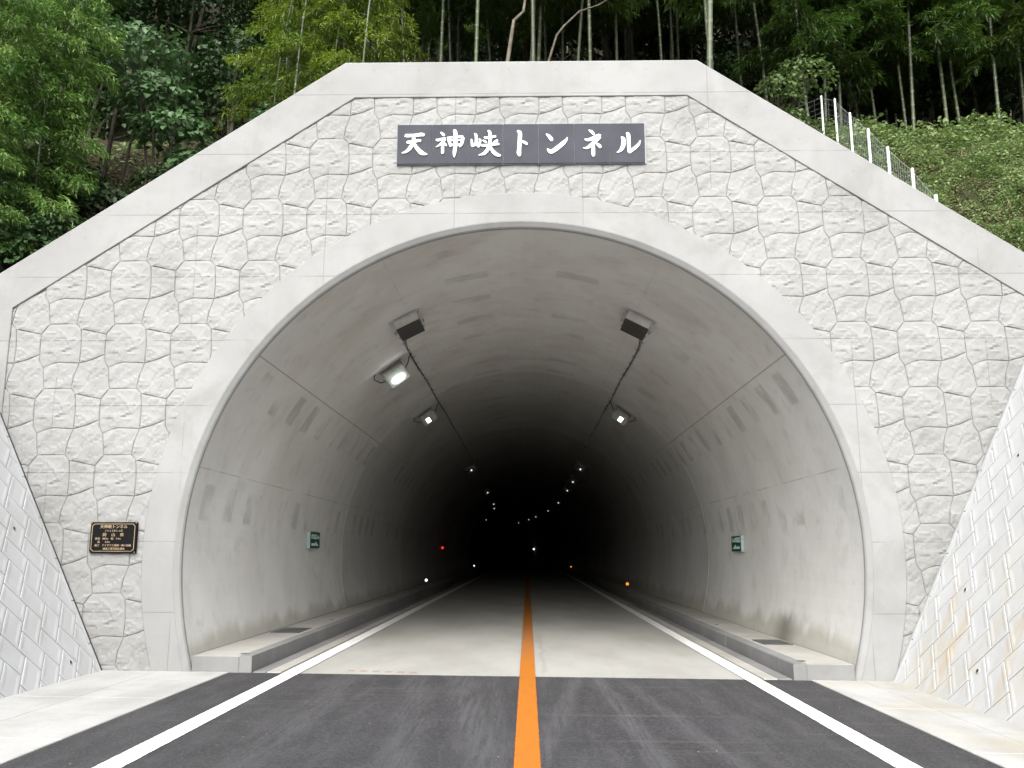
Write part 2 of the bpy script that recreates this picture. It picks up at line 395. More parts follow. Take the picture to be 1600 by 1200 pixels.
def zwall(x):
    ax = abs(x)
    if ax < 2.53: return 7.75
    if ax < 7.5: return 7.75-(ax-2.53)*.668
    return 4.43+(ax-7.5)*.62
def fn(x, y, s, amp): return (mnoise.noise(Vector((x*s, y*s, 3.1)))+.5*mnoise.noise(Vector((x*s*2.1, y*s*2.1, 7.7))))*amp
def zhill(x, y):
    b = zwall(x)
    if y <= .6:
        z = min(b, 13)
        if y < -12: z *= max(0.0, 1-(-12-y)/26)
    else:
        cr = max(11.0, min(b, 13))
        k = min(1, (y-.6)/7.4); z = b+(cr-b)*k
        if y > 8: z += .5*min(y-8, 17)
        if y > 25: z += .85*min(y-25, 75)
        if y > 100: z += .2*min(y-100, 200)
        z += fn(x, y, .35, .28)*min(1, (y-.6)/2)
    return z
def build_hill():
    vs_, fs = [], []
    def patch(xs, ys):
        b = len(vs_); n = len(xs)
        for y in ys:
            for x in xs: vs_.append((x, y, zhill(x, y)))
        for i in range(len(ys)-1):
            for k in range(n-1): fs.append((b+i*n+k, b+i*n+k+1, b+(i+1)*n+k+1, b+(i+1)*n+k))
    X = sorted(set([round(v, 2) for v in list(np.arange(-20, 20.01, .5))+list(np.arange(-90, -20, 5))+list(np.arange(25, 91, 5))+[-7.47, 7.47]]))
    patch(X, [.58, 1.0, 1.5]+list(np.arange(2, 12, .5))+list(np.arange(12, 40, 2))+list(np.arange(40, 130, 10))+[160, 220, 320, 460])
    patch([x for x in X if x <= -7.47], [-38, -25, -12, -6, -3, -1.5, 0, .58])
    patch([x for x in X if x >= 7.47], [-38, -25, -12, -6, -3, -1.5, 0, .58])
    t = NT('forest floor'); p = t.pos; n = t.noise(p, 1.2, 5); f = t.noise(p, 14, 4)
    c = t.mix(t.ramp(n, .35, .65), (.034, .025, .016), (.020, .021, .010))
    c = t.mix(t.m('MULTIPLY', t.ramp(f, .5, .75), .5), c, (.055, .038, .025))
    t.bump(t.m('ADD', f, n), .8, .06); t.fin(c, .95, .1)
    return struct(mesh('hillside', vs_, fs, t.mat, None, True))
build_hill()

# ------------------------------------------------------------------ road and aprons
SE = (-3.72, 3.65)
road = struct(sheet('road', [SE[0], -2, 0, 2, SE[1]], [-70, -40, -20, -12, -8, -6, -4, -2, -.004], 0.0, M_asph))
xe = [SE[0]+(SE[1]-SE[0])*i/240 for i in range(241)]; je = random.Random(4)
struct(mesh('road_edge', [(x, -.0045, tz(x)) for x in xe]+[(x, je.uniform(.0, .014), tz(x)-.0005) for x in xe], [(i, i+1, 242+i, 241+i) for i in range(240)], M_asph))
pave = struct(sheet('tunnel_pavement', [-4.3, -3.42, -2, 0, 2, 3.42, 4.3], [-.003]+YS[1:], -0.0045, M_pave, None, axis))
for nm, x0, x1, lab in (('edge_line', -3.02, -2.82, None), ('edge_line', 2.82, 3.02, None)):
    struct(ragged(nm, x0, x1, .006, M_white))
struct(ragged('centre_line', -.02, .18, .007, M_orange))
# gutter blocks between line and kerb
for s in (-1, 1):
    gt = empty('gutter', (0, 0, 0)); struct(gt)
    xs = (3.06, 3.24) , (3.25, 3.415)
    for k in range(20):
        y0 = .01+k*1.5
        for a, b in xs:
            m = MB(); lo, hi = sorted((s*a, s*b)); zt = tz(s*3.2)
            m.box((lo, y0, zt-.05), (hi, y0+1.492, zt+.014), None, .004); m.build('gutter_block', M_walk if a < 3.2 else M_curb, gt)
# aprons beside the road: rows of slabs
for s, nm in ((-1, 'apron_left'), (1, 'apron_right')):
    ap = struct(empty(nm, (0, 0, 0)))
    x_in = abs(SE[0]) if s < 0 else SE[1]; x_out = 5.62 if s < 0 else 4.95; xm = x_in+.92 if s < 0 else x_in+.62
    ye = [-.012, -2.1, -4.2, -6.3, -8.4, -10.5, -13, -16]
    for i in range(len(ye)-1):
        for a, b in ((x_in+.006, xm-.006), (xm, x_out)):
            lo, hi = sorted((s*a, s*b)); m = MB()
            m.box((lo, ye[i+1]+.006, -.12), (hi, ye[i]-.002, .008), None, .006)
            m.v = [(x, y, z+tz(x)) for x, y, z in m.v]; m.build('slab', M_apron, ap)

# ------------------------------------------------------------------ kerbed walkways in the tunnel
def walkway(s, label):
    wkw = thing('inspection_walkway', label, 'walkway', (0, 0, 0))
    def bar(nm, x0, x1, z0, z1, s0, s1, mat, cham=.0, par=wkw, n=1):
        vs_, fs = [], []
        ss = [s0+(s1-s0)*i/n for i in range(n+1)]
        prof = [(x0, z0), (x1, z0), (x1, z1), (x0+(cham if s > 0 else 0), z1), (x0, z1-cham)] if s > 0 else \
               [(x1, z0), (x0, z0), (x0, z1-cham), (x0, z1), (x1, z1)]
        prof = [(s*3.42 if False else px, pz) for px, pz in prof]
        for t in ss:
            ax, ay, h = axis(t)
            for px, pz in prof: vs_.append((ax+px*math.cos(h), ay+px*math.sin(h), pz+tz(px)))
        k = len(prof)
        for i in range(n):
            for j in range(k): fs.append((i*k+j, (i*k+(j+1) % k), (i+1)*k+(j+1) % k, (i+1)*k+j))
        fs += [tuple(range(k-1, -1, -1)), tuple(range(n*k, n*k+k))]
        o = mesh(nm, vs_, fs, mat, par); return o
    for i in range(24):
        y0 = .0+i*1.0; j = rnd.uniform(-.003, .003)
        bar('kerb_block', s*(3.44+j), s*3.60, -.06, .205, y0+(.0 if i else .0), y0+.994, M_curb, .012)
    bar('kerb_run', s*3.44, s*3.60, -.06, .205, 24.0, TLEN-2, M_curb, .01, wkw, 50)
    bar('walkway_slab', s*3.602, s*4.19, -.06, .202, .002, 24, M_walk, 0, wkw, 6)
    bar('walkway_run', s*3.602, s*4.19, -.06, .202, 24.004, TLEN-2, M_walk, 0, wkw, 50)
    bar('wall_fillet', s*4.192, s*4.36, -.06, .19, .10, TLEN-2, M_curb, 0, wkw, 60)
    # end cap, joining slab and kerb
    m = MB(); lo, hi = sorted((s*3.605, s*4.20)); m.box((lo, -.012, -.06), (hi, .0, .196), None, .003)
    m.v = [(x, y, z+tz(x)) for x, y, z in m.v]; m.build('end_face', M_curb, wkw)
    yy = (3.3, 4.25) if s < 0 else (2.40, 3.15)
    lo, hi = sorted((s*3.68, s*4.14)); m = MB(); m.box((lo, yy[0], .20), (hi, yy[1], .211), None, .003)
    m.v = [(x, y, z+tz(x)) for x, y, z in m.v]; cp = m.build('cover_plate', M_grate, wkw)
    m = MB()
    m.tube([(s*3.62, .28, .200+tz(s*3.6)), (s*3.62, .28, .208+tz(s*3.6))], .055, 14); m.build('eyelet', M_grate, wkw)
    m = MB()
    m.tube([(s*3.75, 6.2, .200+tz(s*3.6)), (s*3.75, 6.2, .210+tz(s*3.6))], .04, 12); m.build('eyelet', M_grate, wkw)
walkway(-1, 'raised concrete inspection walkway under the tunnel wall that shows a red lamp')
walkway(1, 'raised concrete inspection walkway under the tunnel wall with the damp dark stain')

# ------------------------------------------------------------------ tunnel lining
def build_lining():
    prof = arch(4.45, 72); prof2 = arch(4.475, 72)
    # arc length from the crown
    L = [0]
    for i in range(1, len(prof)): L.append(L[-1]+math.dist(prof[i], prof[i-1]))
    half = L[-1]/2; U = [l-half for l in L]
    rings = []
    js = [10.3*k for k in range(1, 34)]
    ss = [.10]+[s for s in YS[1:]]
    for j in js:
        if j < TLEN-1: ss += [j-.02, j-.012, j+.012, j+.02]
    ss = sorted(set(ss)); vs_, fs, uvs = [], [], []
    for s in ss:
        rec = any(abs(s-j) < .015 for j in js); ax, ay, h = axis(s)
        for (x, z) in (prof2 if rec else prof): vs_.append((ax+x*math.cos(h), ay+x*math.sin(h), z))
    n = len(prof)
    for i in range(len(ss)-1):
        for k in range(n-1):
            fs.append((i*n+k, (i+1)*n+k, (i+1)*n+k+1, i*n+k+1))
            uvs += [(U[k], ss[i]), (U[k], ss[i+1]), (U[k+1], ss[i+1]), (U[k+1], ss[i])]
    o = mesh('tunnel_lining', vs_, fs, M_lin, None, False)
    uvl = o.data.uv_layers.new(name='UVMap'); uvl.data.foreach_set('uv', [c for u in uvs for c in u])
    return struct(o)
lin = build_lining()

# ------------------------------------------------------------------ portal headwall
portal = thing('tunnel_portal', 'pale concrete tunnel portal with rock-faced panels and sloping coping', 'tunnel portal')
# coping
COP = 0.668
def cop_poly(o):  # o=0 outer, 1 inner
    if o == 0: return [(-7.5, -.3), (-7.5, 8.5-(7.5-2.53)*COP), (-2.53, 8.5), (2.53, 8.5), (7.5, 8.5-(7.5-2.53)*COP), (7.5, -.3)]
    return [(-7.0, -.3), (-7.0, 7.94-(7.0-2.37)*COP), (-2.37, 7.94), (2.37, 7.94), (7.0, 7.94-(7.0-2.37)*COP), (7.0, -.3)]
def offs(poly, d):   # shrink an open U-shaped outline inwards by d (crude, vertex normals)
    out = []
    for i, p in enumerate(poly):
        a = Vector(poly[max(i-1, 0)]); b = Vector(poly[min(i+1, len(poly)-1)]); p = Vector(p)
        n = Vector((0, 0))
        for q0, q1 in ((a, p), (p, b)):
            e = (q1-q0)
            if e.length > 1e-6: e.normalize(); n += Vector((e.y, -e.x))
        n.normalize(); out.append((p.x+n.x*d, p.y+n.y*d))
    return out
def build_coping():
    yf, yb = -.016, .55; out = cop_poly(0); inn = cop_poly(1); out2 = offs(out, .03); inn2 = offs(inn, -.008)
    V = []; n = len(out)
    for P, y in ((out, yb), (out, yf+.03), (out2, yf), (inn2, yf), (inn, yf+.008), (inn, yb)): V += [(x, y, z) for x, z in P]
    F = []
    for k in range(5):
        for i in range(n-1): F.append((k*n+i, k*n+i+1, (k+1)*n+i+1, (k+1)*n+i))
    return mesh('coping', V, F, M_face, portal)
cop = build_coping()
# form-tie plugs in the coping
pl = MB().tube([(0, .004, 0), (0, -.0015, 0)], .020, 10)
plug0 = None
for x in [-2.13, -1.45, -.8, -.15, .52, 1.16, 1.82, 2.6]:
    for kk in (0,):
        o = mesh('tie_hole', pl.v, pl.f, M_back, cop) if plug0 is None else bpy.data.objects.new('tie_hole', plug0.data)
        if plug0 is None: plug0 = o
        else: link(o, cop)
        o.location = (x+rnd.uniform(-.03, .03), -.016, 8.36)
for s in (-1, 1):
    for i in range(6):
        x = 3.2+i*.72; o = bpy.data.objects.new('tie_hole', plug0.data); link(o, cop)
        o.location = (s*x, -.016, 8.5-(x-2.53)*COP-.30+rnd.uniform(-.1, .05))
# recessed back panel with the arch cut out
def build_panel():
    pts = arch(4.75, 48); V = []; F = []
    outer = []
    for x, z in pts:
        a = math.atan2(z-ZC, x)
        if z < ZC: ox, oz = (7.3 if x > 0 else -7.3), z
        else:
            d = Vector((math.cos(a), math.sin(a))); best = 99
            for nx, nz, c in ((1, 0, 7.3), (-1, 0, 7.3), (0, 1, 8.2), (COP, 1, 8.2+2.45*COP), (-COP, 1, 8.2+2.45*COP)):
                den = nx*d.x+nz*d.y
                if den > 1e-6: best = min(best, (c-nz*ZC)/den)
            ox, oz = d.x*best, ZC+d.y*best
        outer.append((ox, oz))
    n = len(pts)
    for y in (.0225, .5):
        V += [(x, y, z) for x, z in pts]+[(x, y, z) for x, z in outer]
    for i in range(n-1):
        F.append((i, i+1, n+i+1, n+i)); F.append((2*n+i, 3*n+i, 3*n+i+1, 2*n+i+1))
        F.append((n+i, n+i+1, 3*n+i+1, 3*n+i)); F.append((i+1, i, 2*n+i, 2*n+i+1))
    return mesh('wall_panel', V, F, M_back, portal)
build_panel()
# arch band and rounded rim
def ribbon(name, prof, mat):
    V, F = [], []; n = None
    for Rr, y in prof:
        P = arch(Rr, 96); n = len(P); V += [(x, y, z) for x, z in P]
    for k in range(len(prof)-1):
        for i in range(n-1): F.append((k*n+i, (k+1)*n+i, (k+1)*n+i+1, k*n+i+1))
    return mesh(name, V, F, mat, portal, False)
ribbon('arch_band', [(4.95, .06), (4.95, -.008), (4.942, -.016), (4.531, -.016), (4.529, -.010), (4.529, .02)], M_face)
rim = ribbon('arch_rim', [(4.5285, .02), (4.5280, -.0150), (4.522, -.0165), (4.466, .030), (4.451, .055), (4.449, .10)], M_lip)


# stones --------------------------------------------------------------
T = dict(a1=(-.454, .547), a2=(-.086, .553), a3=(-.016, .478), P=(0, 0), a5=(-.285, .013), a5b=(-.393, -.013), a6=(-.494, -.064),
         a7=(-.556, .122), a8=(-.562, .405), b1=(.172, .047))
def tv(k, dc=0, dr=0): return (T[k][0]+dc*PX, T[k][1]-dr*PZ)
STN = {
 'A': [tv('a1'), tv('a2'), tv('a3'), (.004, .25), tv('P'), tv('a5'), tv('a5b'), tv('a6'), (-.548, .03), tv('a7'), tv('a8')],
 'B': [tv('a3'), tv('a8', 1), tv('a7', 1), tv('b1'), tv('P'), (.004, .25)],
 'C': [tv('P'), (-.055, -.16), tv('a2', 0, 1), tv('a1', 0, 1), (-.478, -.2), tv('a6'), tv('a5b'), tv('a5')],
 'D': [tv('P'), tv('b1'), tv('a7', 1), (-.548+PX, .03), tv('a6', 1), (-.478+PX, -.2), tv('a1', 1, 1), tv('a8', 1, 1), tv('a3', 0, 1), tv('a2', 0, 1), (-.055, -.16)],
}
def area(P): return .5*sum(P[i][0]*P[(i+1) % len(P)][1]-P[(i+1) % len(P)][0]*P[i][1] for i in range(len(P)))
def clip(P, nx, nz, c):       # keep nx*x+nz*z <= c
    out = []
    for i in range(len(P)):
        a, b = P[i], P[(i+1) % len(P)]; da = nx*a[0]+nz*a[1]-c; db = nx*b[0]+nz*b[1]-c
        if da <= 0: out.append(a)
        if (da < 0 < db) or (db < 0 < da):
            t = da/(da-db); out.append((a[0]+(b[0]-a[0])*t, a[1]+(b[1]-a[1])*t))
    return out
def inset(P, d):              # CCW polygon, shrink by d (vertex mitre, limited)
    n = len(P); out = []
    for i in range(n):
        a, p, b = Vector(P[i-1]), Vector(P[i]), Vector(P[(i+1) % n])
        e0 = (p-a); e1 = (b-p)
        if e0.length < 1e-5 or e1.length < 1e-5: out.append(P[i]); continue
        e0.normalize(); e1.normalize()
        n0 = Vector((-e0.y, e0.x)); n1 = Vector((-e1.y, e1.x)); m = n0+n1
        if m.length < 1e-4: m = n0
        m.normalize(); c = max(.45, m.dot(n0)); q = p+m*(d/c); out.append((q.x, q.y))
    return out
def inside(P, x, y):
    r = False; n = len(P)
    for i in range(n):
        x0, y0 = P[i]; x1, y1 = P[(i+1) % n]
        if (y0 > y) != (y1 > y) and x < (x1-x0)*(y-y0)/(y1-y0)+x0: r = not r
    return r
def resample(P, step):
    out = []
    for i in range(len(P)):
        a, b = Vector(P[i]), Vector(P[(i+1) % len(P)]); k = max(1, round((b-a).length/step))
        for j in range(k): q = a.lerp(b, j/k); out.append((q.x, q.y))
    return out
def clean(P):
    out = []
    for p in P:
        if not out or math.dist(p, out[-1]) > .012: out.append(p)
    if len(out) > 2 and math.dist(out[0], out[-1]) < .012: out.pop()
    return out
def relief(kind, x, z):       # chisel relief of the form liner, in tile coordinates (metres): tilted flakes
    ang = {'A': .18, 'B': .45, 'C': .55, 'D': .80}[kind]; c, s = math.cos(ang), math.sin(ang)
    of = {'A': 0, 'B': 11, 'C': 23, 'D': 37}[kind]
    wx = x+.05*mnoise.noise(Vector((x*6, z*6, of))); wz = z+.05*mnoise.noise(Vector((x*6+4, z*6, of+3)))
    u = wx*c+wz*s; v = -wx*s+wz*c; h = 0.0
    for k, (su, sv, amp) in enumerate(((4.2, 7.5, .020), (8.5, 15.0, .010))):
        q = Vector((u*su, v*sv, of+k*7.3)); d, pp = mnoise.voronoi(q)
        ce = pp[0]; r1 = mnoise.cell(ce*3.7+Vector((.5, .5, .5))); r2 = mnoise.cell(ce*5.1+Vector((9.5, 2.5, .5))); r3 = mnoise.cell(ce*2.3+Vector((3.5, 7.5, .5)))
        h += amp*((q.x-ce.x)*r1*.8+(q.y-ce.y)*(.35+.9*r2)+r3*.55)
    return h+.012*mnoise.noise(Vector((x*5, z*5, of+1)))+.005*mnoise.noise(Vector((x*19, z*19, of+9)))+.004
def stone_mesh(kind, P, name):
    if area(P) < 0: P = P[::-1]
    P = clean(P)
    if len(P) < 3 or area(P) < .0035: return None
    o0 = inset(P, .005); o1 = inset(P, .009); 
    big = area(P) > .03
    i1 = inset(P, .024 if big else .014)
    if area(i1) < .001: return None
    st = .034
    ring = [p for p in resample(i1, st)]
    # boundary loops share sample count through matched resampling of P's edges
    def loop(d):
        Q = inset(P, d); out = []
        for i in range(len(Q)):
            a, b = Vector(Q[i]), Vector(Q[(i+1) % len(Q)]); k = max(1, round(math.dist(P[i], P[(i+1) % len(P)])/st))
            for j in range(k): q = a.lerp(b, j/k); out.append((q.x, q.y))
        return out
    L0 = loop(.0008); L1 = loop(.0026); L2 = loop(.0115 if big else .008); n = len(L0)
    V = [(x, .05, z) for x, z in L0]+[(x, .0145, z) for x, z in L1]
    def hgt(x, z, e): return .012-.006*e-relief(kind, x, z)*e*.66
    V += [(x, hgt(x, z, .55), z) for x, z in L2]
    F = []
    for k in range(2):
        for i in range(n): F.append((k*n+i, k*n+(i+1) % n, (k+1)*n+(i+1) % n, (k+1)*n+i))
    xs = [p[0] for p in L2]; zs = [p[1] for p in L2]
    pts = [Vector(p) for p in L2]; core = inset(P, .026 if big else .02)
    z = min(zs); row = 0
    while z < max(zs):
        x = min(xs)+(st/2 if row % 2 else 0)
        while x < max(xs):
            if inside(core, x, z): pts.append(Vector((x+mnoise.noise(Vector((x*40, z*40, 1)))*.008, z)))
            x += st
        z += st*.87; row += 1
    edges = [(i, (i+1) % n) for i in range(n)]
    vo, eo, fo, ov, _, _ = delaunay_2d_cdt(pts, edges, [], 1, 1e-5)
    base = len(V); mp = {}
    for i, v in enumerate(vo):
        org = ov[i]
        j = next((q for q in org if q < n), None)
        if j is not None: mp[i] = 2*n+j
        else: mp[i] = len(V); V.append((v.x, hgt(v.x, v.y, 1.0), v.y))
    for f in fo:
        q = tuple(mp[i] for i in f)
        if len(set(q)) == 3: F.append(q)
    me = bpy.data.meshes.new(name); me.from_pydata(V, [], F); me.update()
    bm = bmesh.new(); bm.from_mesh(me); bmesh.ops.recalc_face_normals(bm, faces=bm.faces[:])
    # front must face -Y
    if sum(f.normal.y*f.calc_area() for f in bm.faces) > 0: bmesh.ops.reverse_faces(bm, faces=bm.faces[:])
    bm.to_mesh(me); bm.free(); me.materials.append(M_stone)
    return me
WL0, WR0, BAT = -5.33, 4.70, 0.5       # foot of the two retaining walls at the headwall, batter
shared = {k: stone_mesh(k, P, 'stone') for k, P in STN.items()}
stones = []
for r in range(-1, 10):
    for c in range(-3, 17):
        ox, oz = LX0+c*PX, LZ0-r*PZ
        for kind, P in STN.items():
            W = [(x+ox, z+oz) for x, z in P]
            if area(W) < 0: W = W[::-1]
            a0 = area(W); Q = W
            for nx, nz, cc in ((0, 1, 7.952), (COP, 1, 7.952+2.37*COP), (-COP, 1, 7.952+2.37*COP), (1, 0, 7.01), (-1, 0, 7.01), (0, -1, .25)):
                Q = clip(Q, nx, nz, cc) if len(Q) > 2 else Q
            # retaining walls cover the outer stones
            if len(Q) > 2: Q = clip(Q, 1, -BAT, WR0+.16)
            if len(Q) > 2: Q = clip(Q, -1, -BAT, -WL0+.16)
            if len(Q) < 3: continue
            # arch: tangent cut half-way under the band
            cx_ = sum(p[0] for p in Q)/len(Q); cz_ = sum(p[1] for p in Q)/len(Q)
            if cz_ >= ZC:
                d = Vector((cx_, cz_-ZC)); d.normalize(); Q = clip(Q, -d.x, -d.y, -(4.74+d.y*ZC))
            else:
                xin = 4.74-5.06+math.sqrt(5.06**2-(ZC-max(cz_, -.2))**2); s = 1 if cx_ > 0 else -1
                Q = clip(Q, -s, 0, -xin)
            if len(Q) < 3 or abs(area(Q)) < .004: continue
            # skip what lies wholly under the band
            if all((math.hypot(p[0], p[1]-ZC) if p[1] > ZC else abs(p[0])+.0) < (4.93 if p[1] > ZC else 4.93-5.06+math.sqrt(5.06**2-(ZC-max(p[1], -.2))**2)) for p in Q): continue
            whole = abs(area(Q)-a0) < 1e-4
            stones.append((abs(area(Q)), kind, whole, Q, ox, oz))
stones.sort(key=lambda s: -s[0])
rest = []
for i, (ar, kind, whole, Q, ox, oz) in enumerate(stones):
    if whole: me = shared[kind]
    else: me = stone_mesh(kind, [(x-ox, z-oz) for x, z in Q], 'stone')
    if me is None: continue
    if i < 298:
        o = bpy.data.objects.new('stone', me); o.location = (ox, 0, oz); link(o, portal)
    else: rest.append((me, ox, oz))
if rest:
    m = MB()
    for me, ox, oz in rest: m.add([(v.co.x+ox, v.co.y, v.co.z+oz) for v in me.vertices], [tuple(p.vertices) for p in me.polygons])
    o = m.build('small_stones', M_stone, portal); o['kind'] = 'stuff'

# ------------------------------------------------------------------ retaining walls of herringbone blocks
LB, WB = .42, .2900
def wing(s, label, s0, t0, top, strip_mat):
    th = thing('retaining_wall', label, 'retaining wall')
    xb = WL0 if s < 0 else WR0
    cz = 1/math.sqrt(1+BAT*BAT)              # rise per metre of slope
    nrm = Vector((-s*cz, 0, BAT*cz))         # out of the wall, towards the road
    def W(ss, t, h=0): return Vector((xb+s*BAT*t*cz, ss, t*cz))+nrm*h
    tmax = top/cz; smin, tmin = -15.0, -.15
    m = MB(); V = [W(smin, tmin, -.02), W(-.005, tmin, -.02), W(-.005, tmax, -.02), W(smin, tmax, -.02)]
    B = [v+Vector((s*.45, 0, 0)) for v in V]
    m.add(V+B, [(0, 1, 2, 3), (7, 6, 5, 4), (0, 4, 5, 1), (1, 5, 6, 2), (2, 6, 7, 3), (3, 7, 4, 0)]); m.build('backing', M_back, th)
    q = math.sqrt(.5); far = MB(); EDGE = -.105
    cache = 0
    for mm in range(-14, 15):
        for k in range(-45, 12):
            for typ in (0, 1):
                if typ == 0: u0, u1, v0, v1 = k*WB+mm*LB, k*WB+mm*LB+LB, k*WB-mm*LB, (k+1)*WB-mm*LB
                else: u0, u1, v0, v1 = k*WB+LB+mm*LB, (k+1)*WB+LB+mm*LB, (k+1)*WB-LB-mm*LB, (k+1)*WB-mm*LB
                # reference: top corner of a V block (u0,v1), k=0, m=0 lies at (s0,t0)
                rs, rt_ = (LB+WB)*q, (WB-LB)*q
                P = [((u+v)*q-rs+s0, (v-u)*q-rt_+t0) for u, v in ((u0, v0), (u1, v0), (u1, v1), (u0, v1))]
                if max(p[0] for p in P) < smin+.3 or min(p[0] for p in P) > EDGE or max(p[1] for p in P) < tmin or min(p[1] for p in P) > tmax: continue
                if area(P) < 0: P = P[::-1]
                for nx, nz, cc in ((1, 0, EDGE), (0, 1, tmax), (0, -1, -tmin), (-1, 0, -smin-.02)):
                    P = clip(P, nx, nz, cc) if len(P) > 2 else P
                P = clean(P)
                if len(P) < 3 or area(P) < .002: continue
                J = rnd.uniform(-.0025, .0025)
                a = inset(P, .0065); b = inset(P, .0105); c1 = inset(P, .036); c2 = inset(P, .068); n = len(P)
                ok2 = area(c2) > .006 and area(c2) < area(P) and n <= 5
                V = [W(x, t, -.02) for x, t in a]+[W(x, t, .016+J) for x, t in a]+[W(x, t, .0195+J) for x, t in b]; rings = 3
                if ok2:
                    V += [W(x, t, .0200+J) for x, t in c1]+[W(x, t, .0162+J) for x, t in c2]; rings = 5
                F = []
                for kk in range(rings-1):
                    for i in range(n): F.append((kk*n+i, kk*n+(i+1) % n, (kk+1)*n+(i+1) % n, (kk+1)*n+i))
                F.append(tuple((rings-1)*n+i for i in range(n)))
                if s < 0: F = [f[::-1] for f in F]
                if min(p[0] for p in P) > -4.6: mesh('wall_block', V, F, M_block, th)
                else: far.add(V, F)
    fo = far.build('farther_blocks', M_block, th); fo['kind'] = 'stuff'
    # edge blocks against the portal, one per course
    t = t0 % (LB/q)-LB/q
    while t < tmax:
        a, b = max(t, tmin), min(t+LB/q-.008, tmax)
        if b-a > .05:
            V = [W(EDGE+.008, a, -.01), W(-.045, a, -.01), W(-.045, b, -.01), W(EDGE+.008, b, -.01),
                 W(EDGE+.010, a+.002, .018), W(-.055, a+.002, .018), W(-.055, b-.002, .018), W(EDGE+.010, b-.002, .018)]
            F = [(4, 5, 6, 7), (0, 1, 5, 4), (1, 2, 6, 5), (2, 3, 7, 6), (3, 0, 4, 7)]
            mesh('edge_block', V, F if s > 0 else [f[::-1] for f in F], M_block, th)
        t += LB/q
    V = [W(-.043, tmin, -.02), W(-.006, tmin, -.02), W(-.006, tmax, -.02), W(-.043, tmax, -.02),
         W(-.043, tmin, .010), W(-.006, tmin, .010), W(-.006, tmax, .010), W(-.043, tmax, .010)]
    F = [(4, 5, 6, 7), (0, 1, 5, 4), (1, 2, 6, 5), (2, 3, 7, 6), (3, 0, 4, 7)]
    mesh('joint_strip', V, F, strip_mat, th)
    # weep holes
    holes = ((-.80, 1.82), (-.70, .23), (-2.3, 1.1), (-2.4, 2.7)) if s < 0 else ((-.94, 1.11), (-1.90, .31), (-.91, 2.70), (-2.5, 1.8))
    for y, z in holes:
        c = W(y, z/cz, 0); m = MB(); m.tube([c-nrm*.02, c+nrm*.023], .028, 14); pp = m.build('weep_pipe', M_strip, th)
        m = MB(); m.tube([c+nrm*.0235, c+nrm*.0255], .021, 14); m.build('bore_shade', M_dark, pp)  # dark disc stands in for the shade inside the pipe
    return th
wing(-1, 'white herringbone block retaining wall beside the black name plaque', -.335, 1.035, 4.5, M_dark)  # dark strip stands in for the shaded gap beside the portal
wing(1, 'white herringbone block retaining wall with orange seepage stains', -1.08, 1.12, 5.2, M_strip)

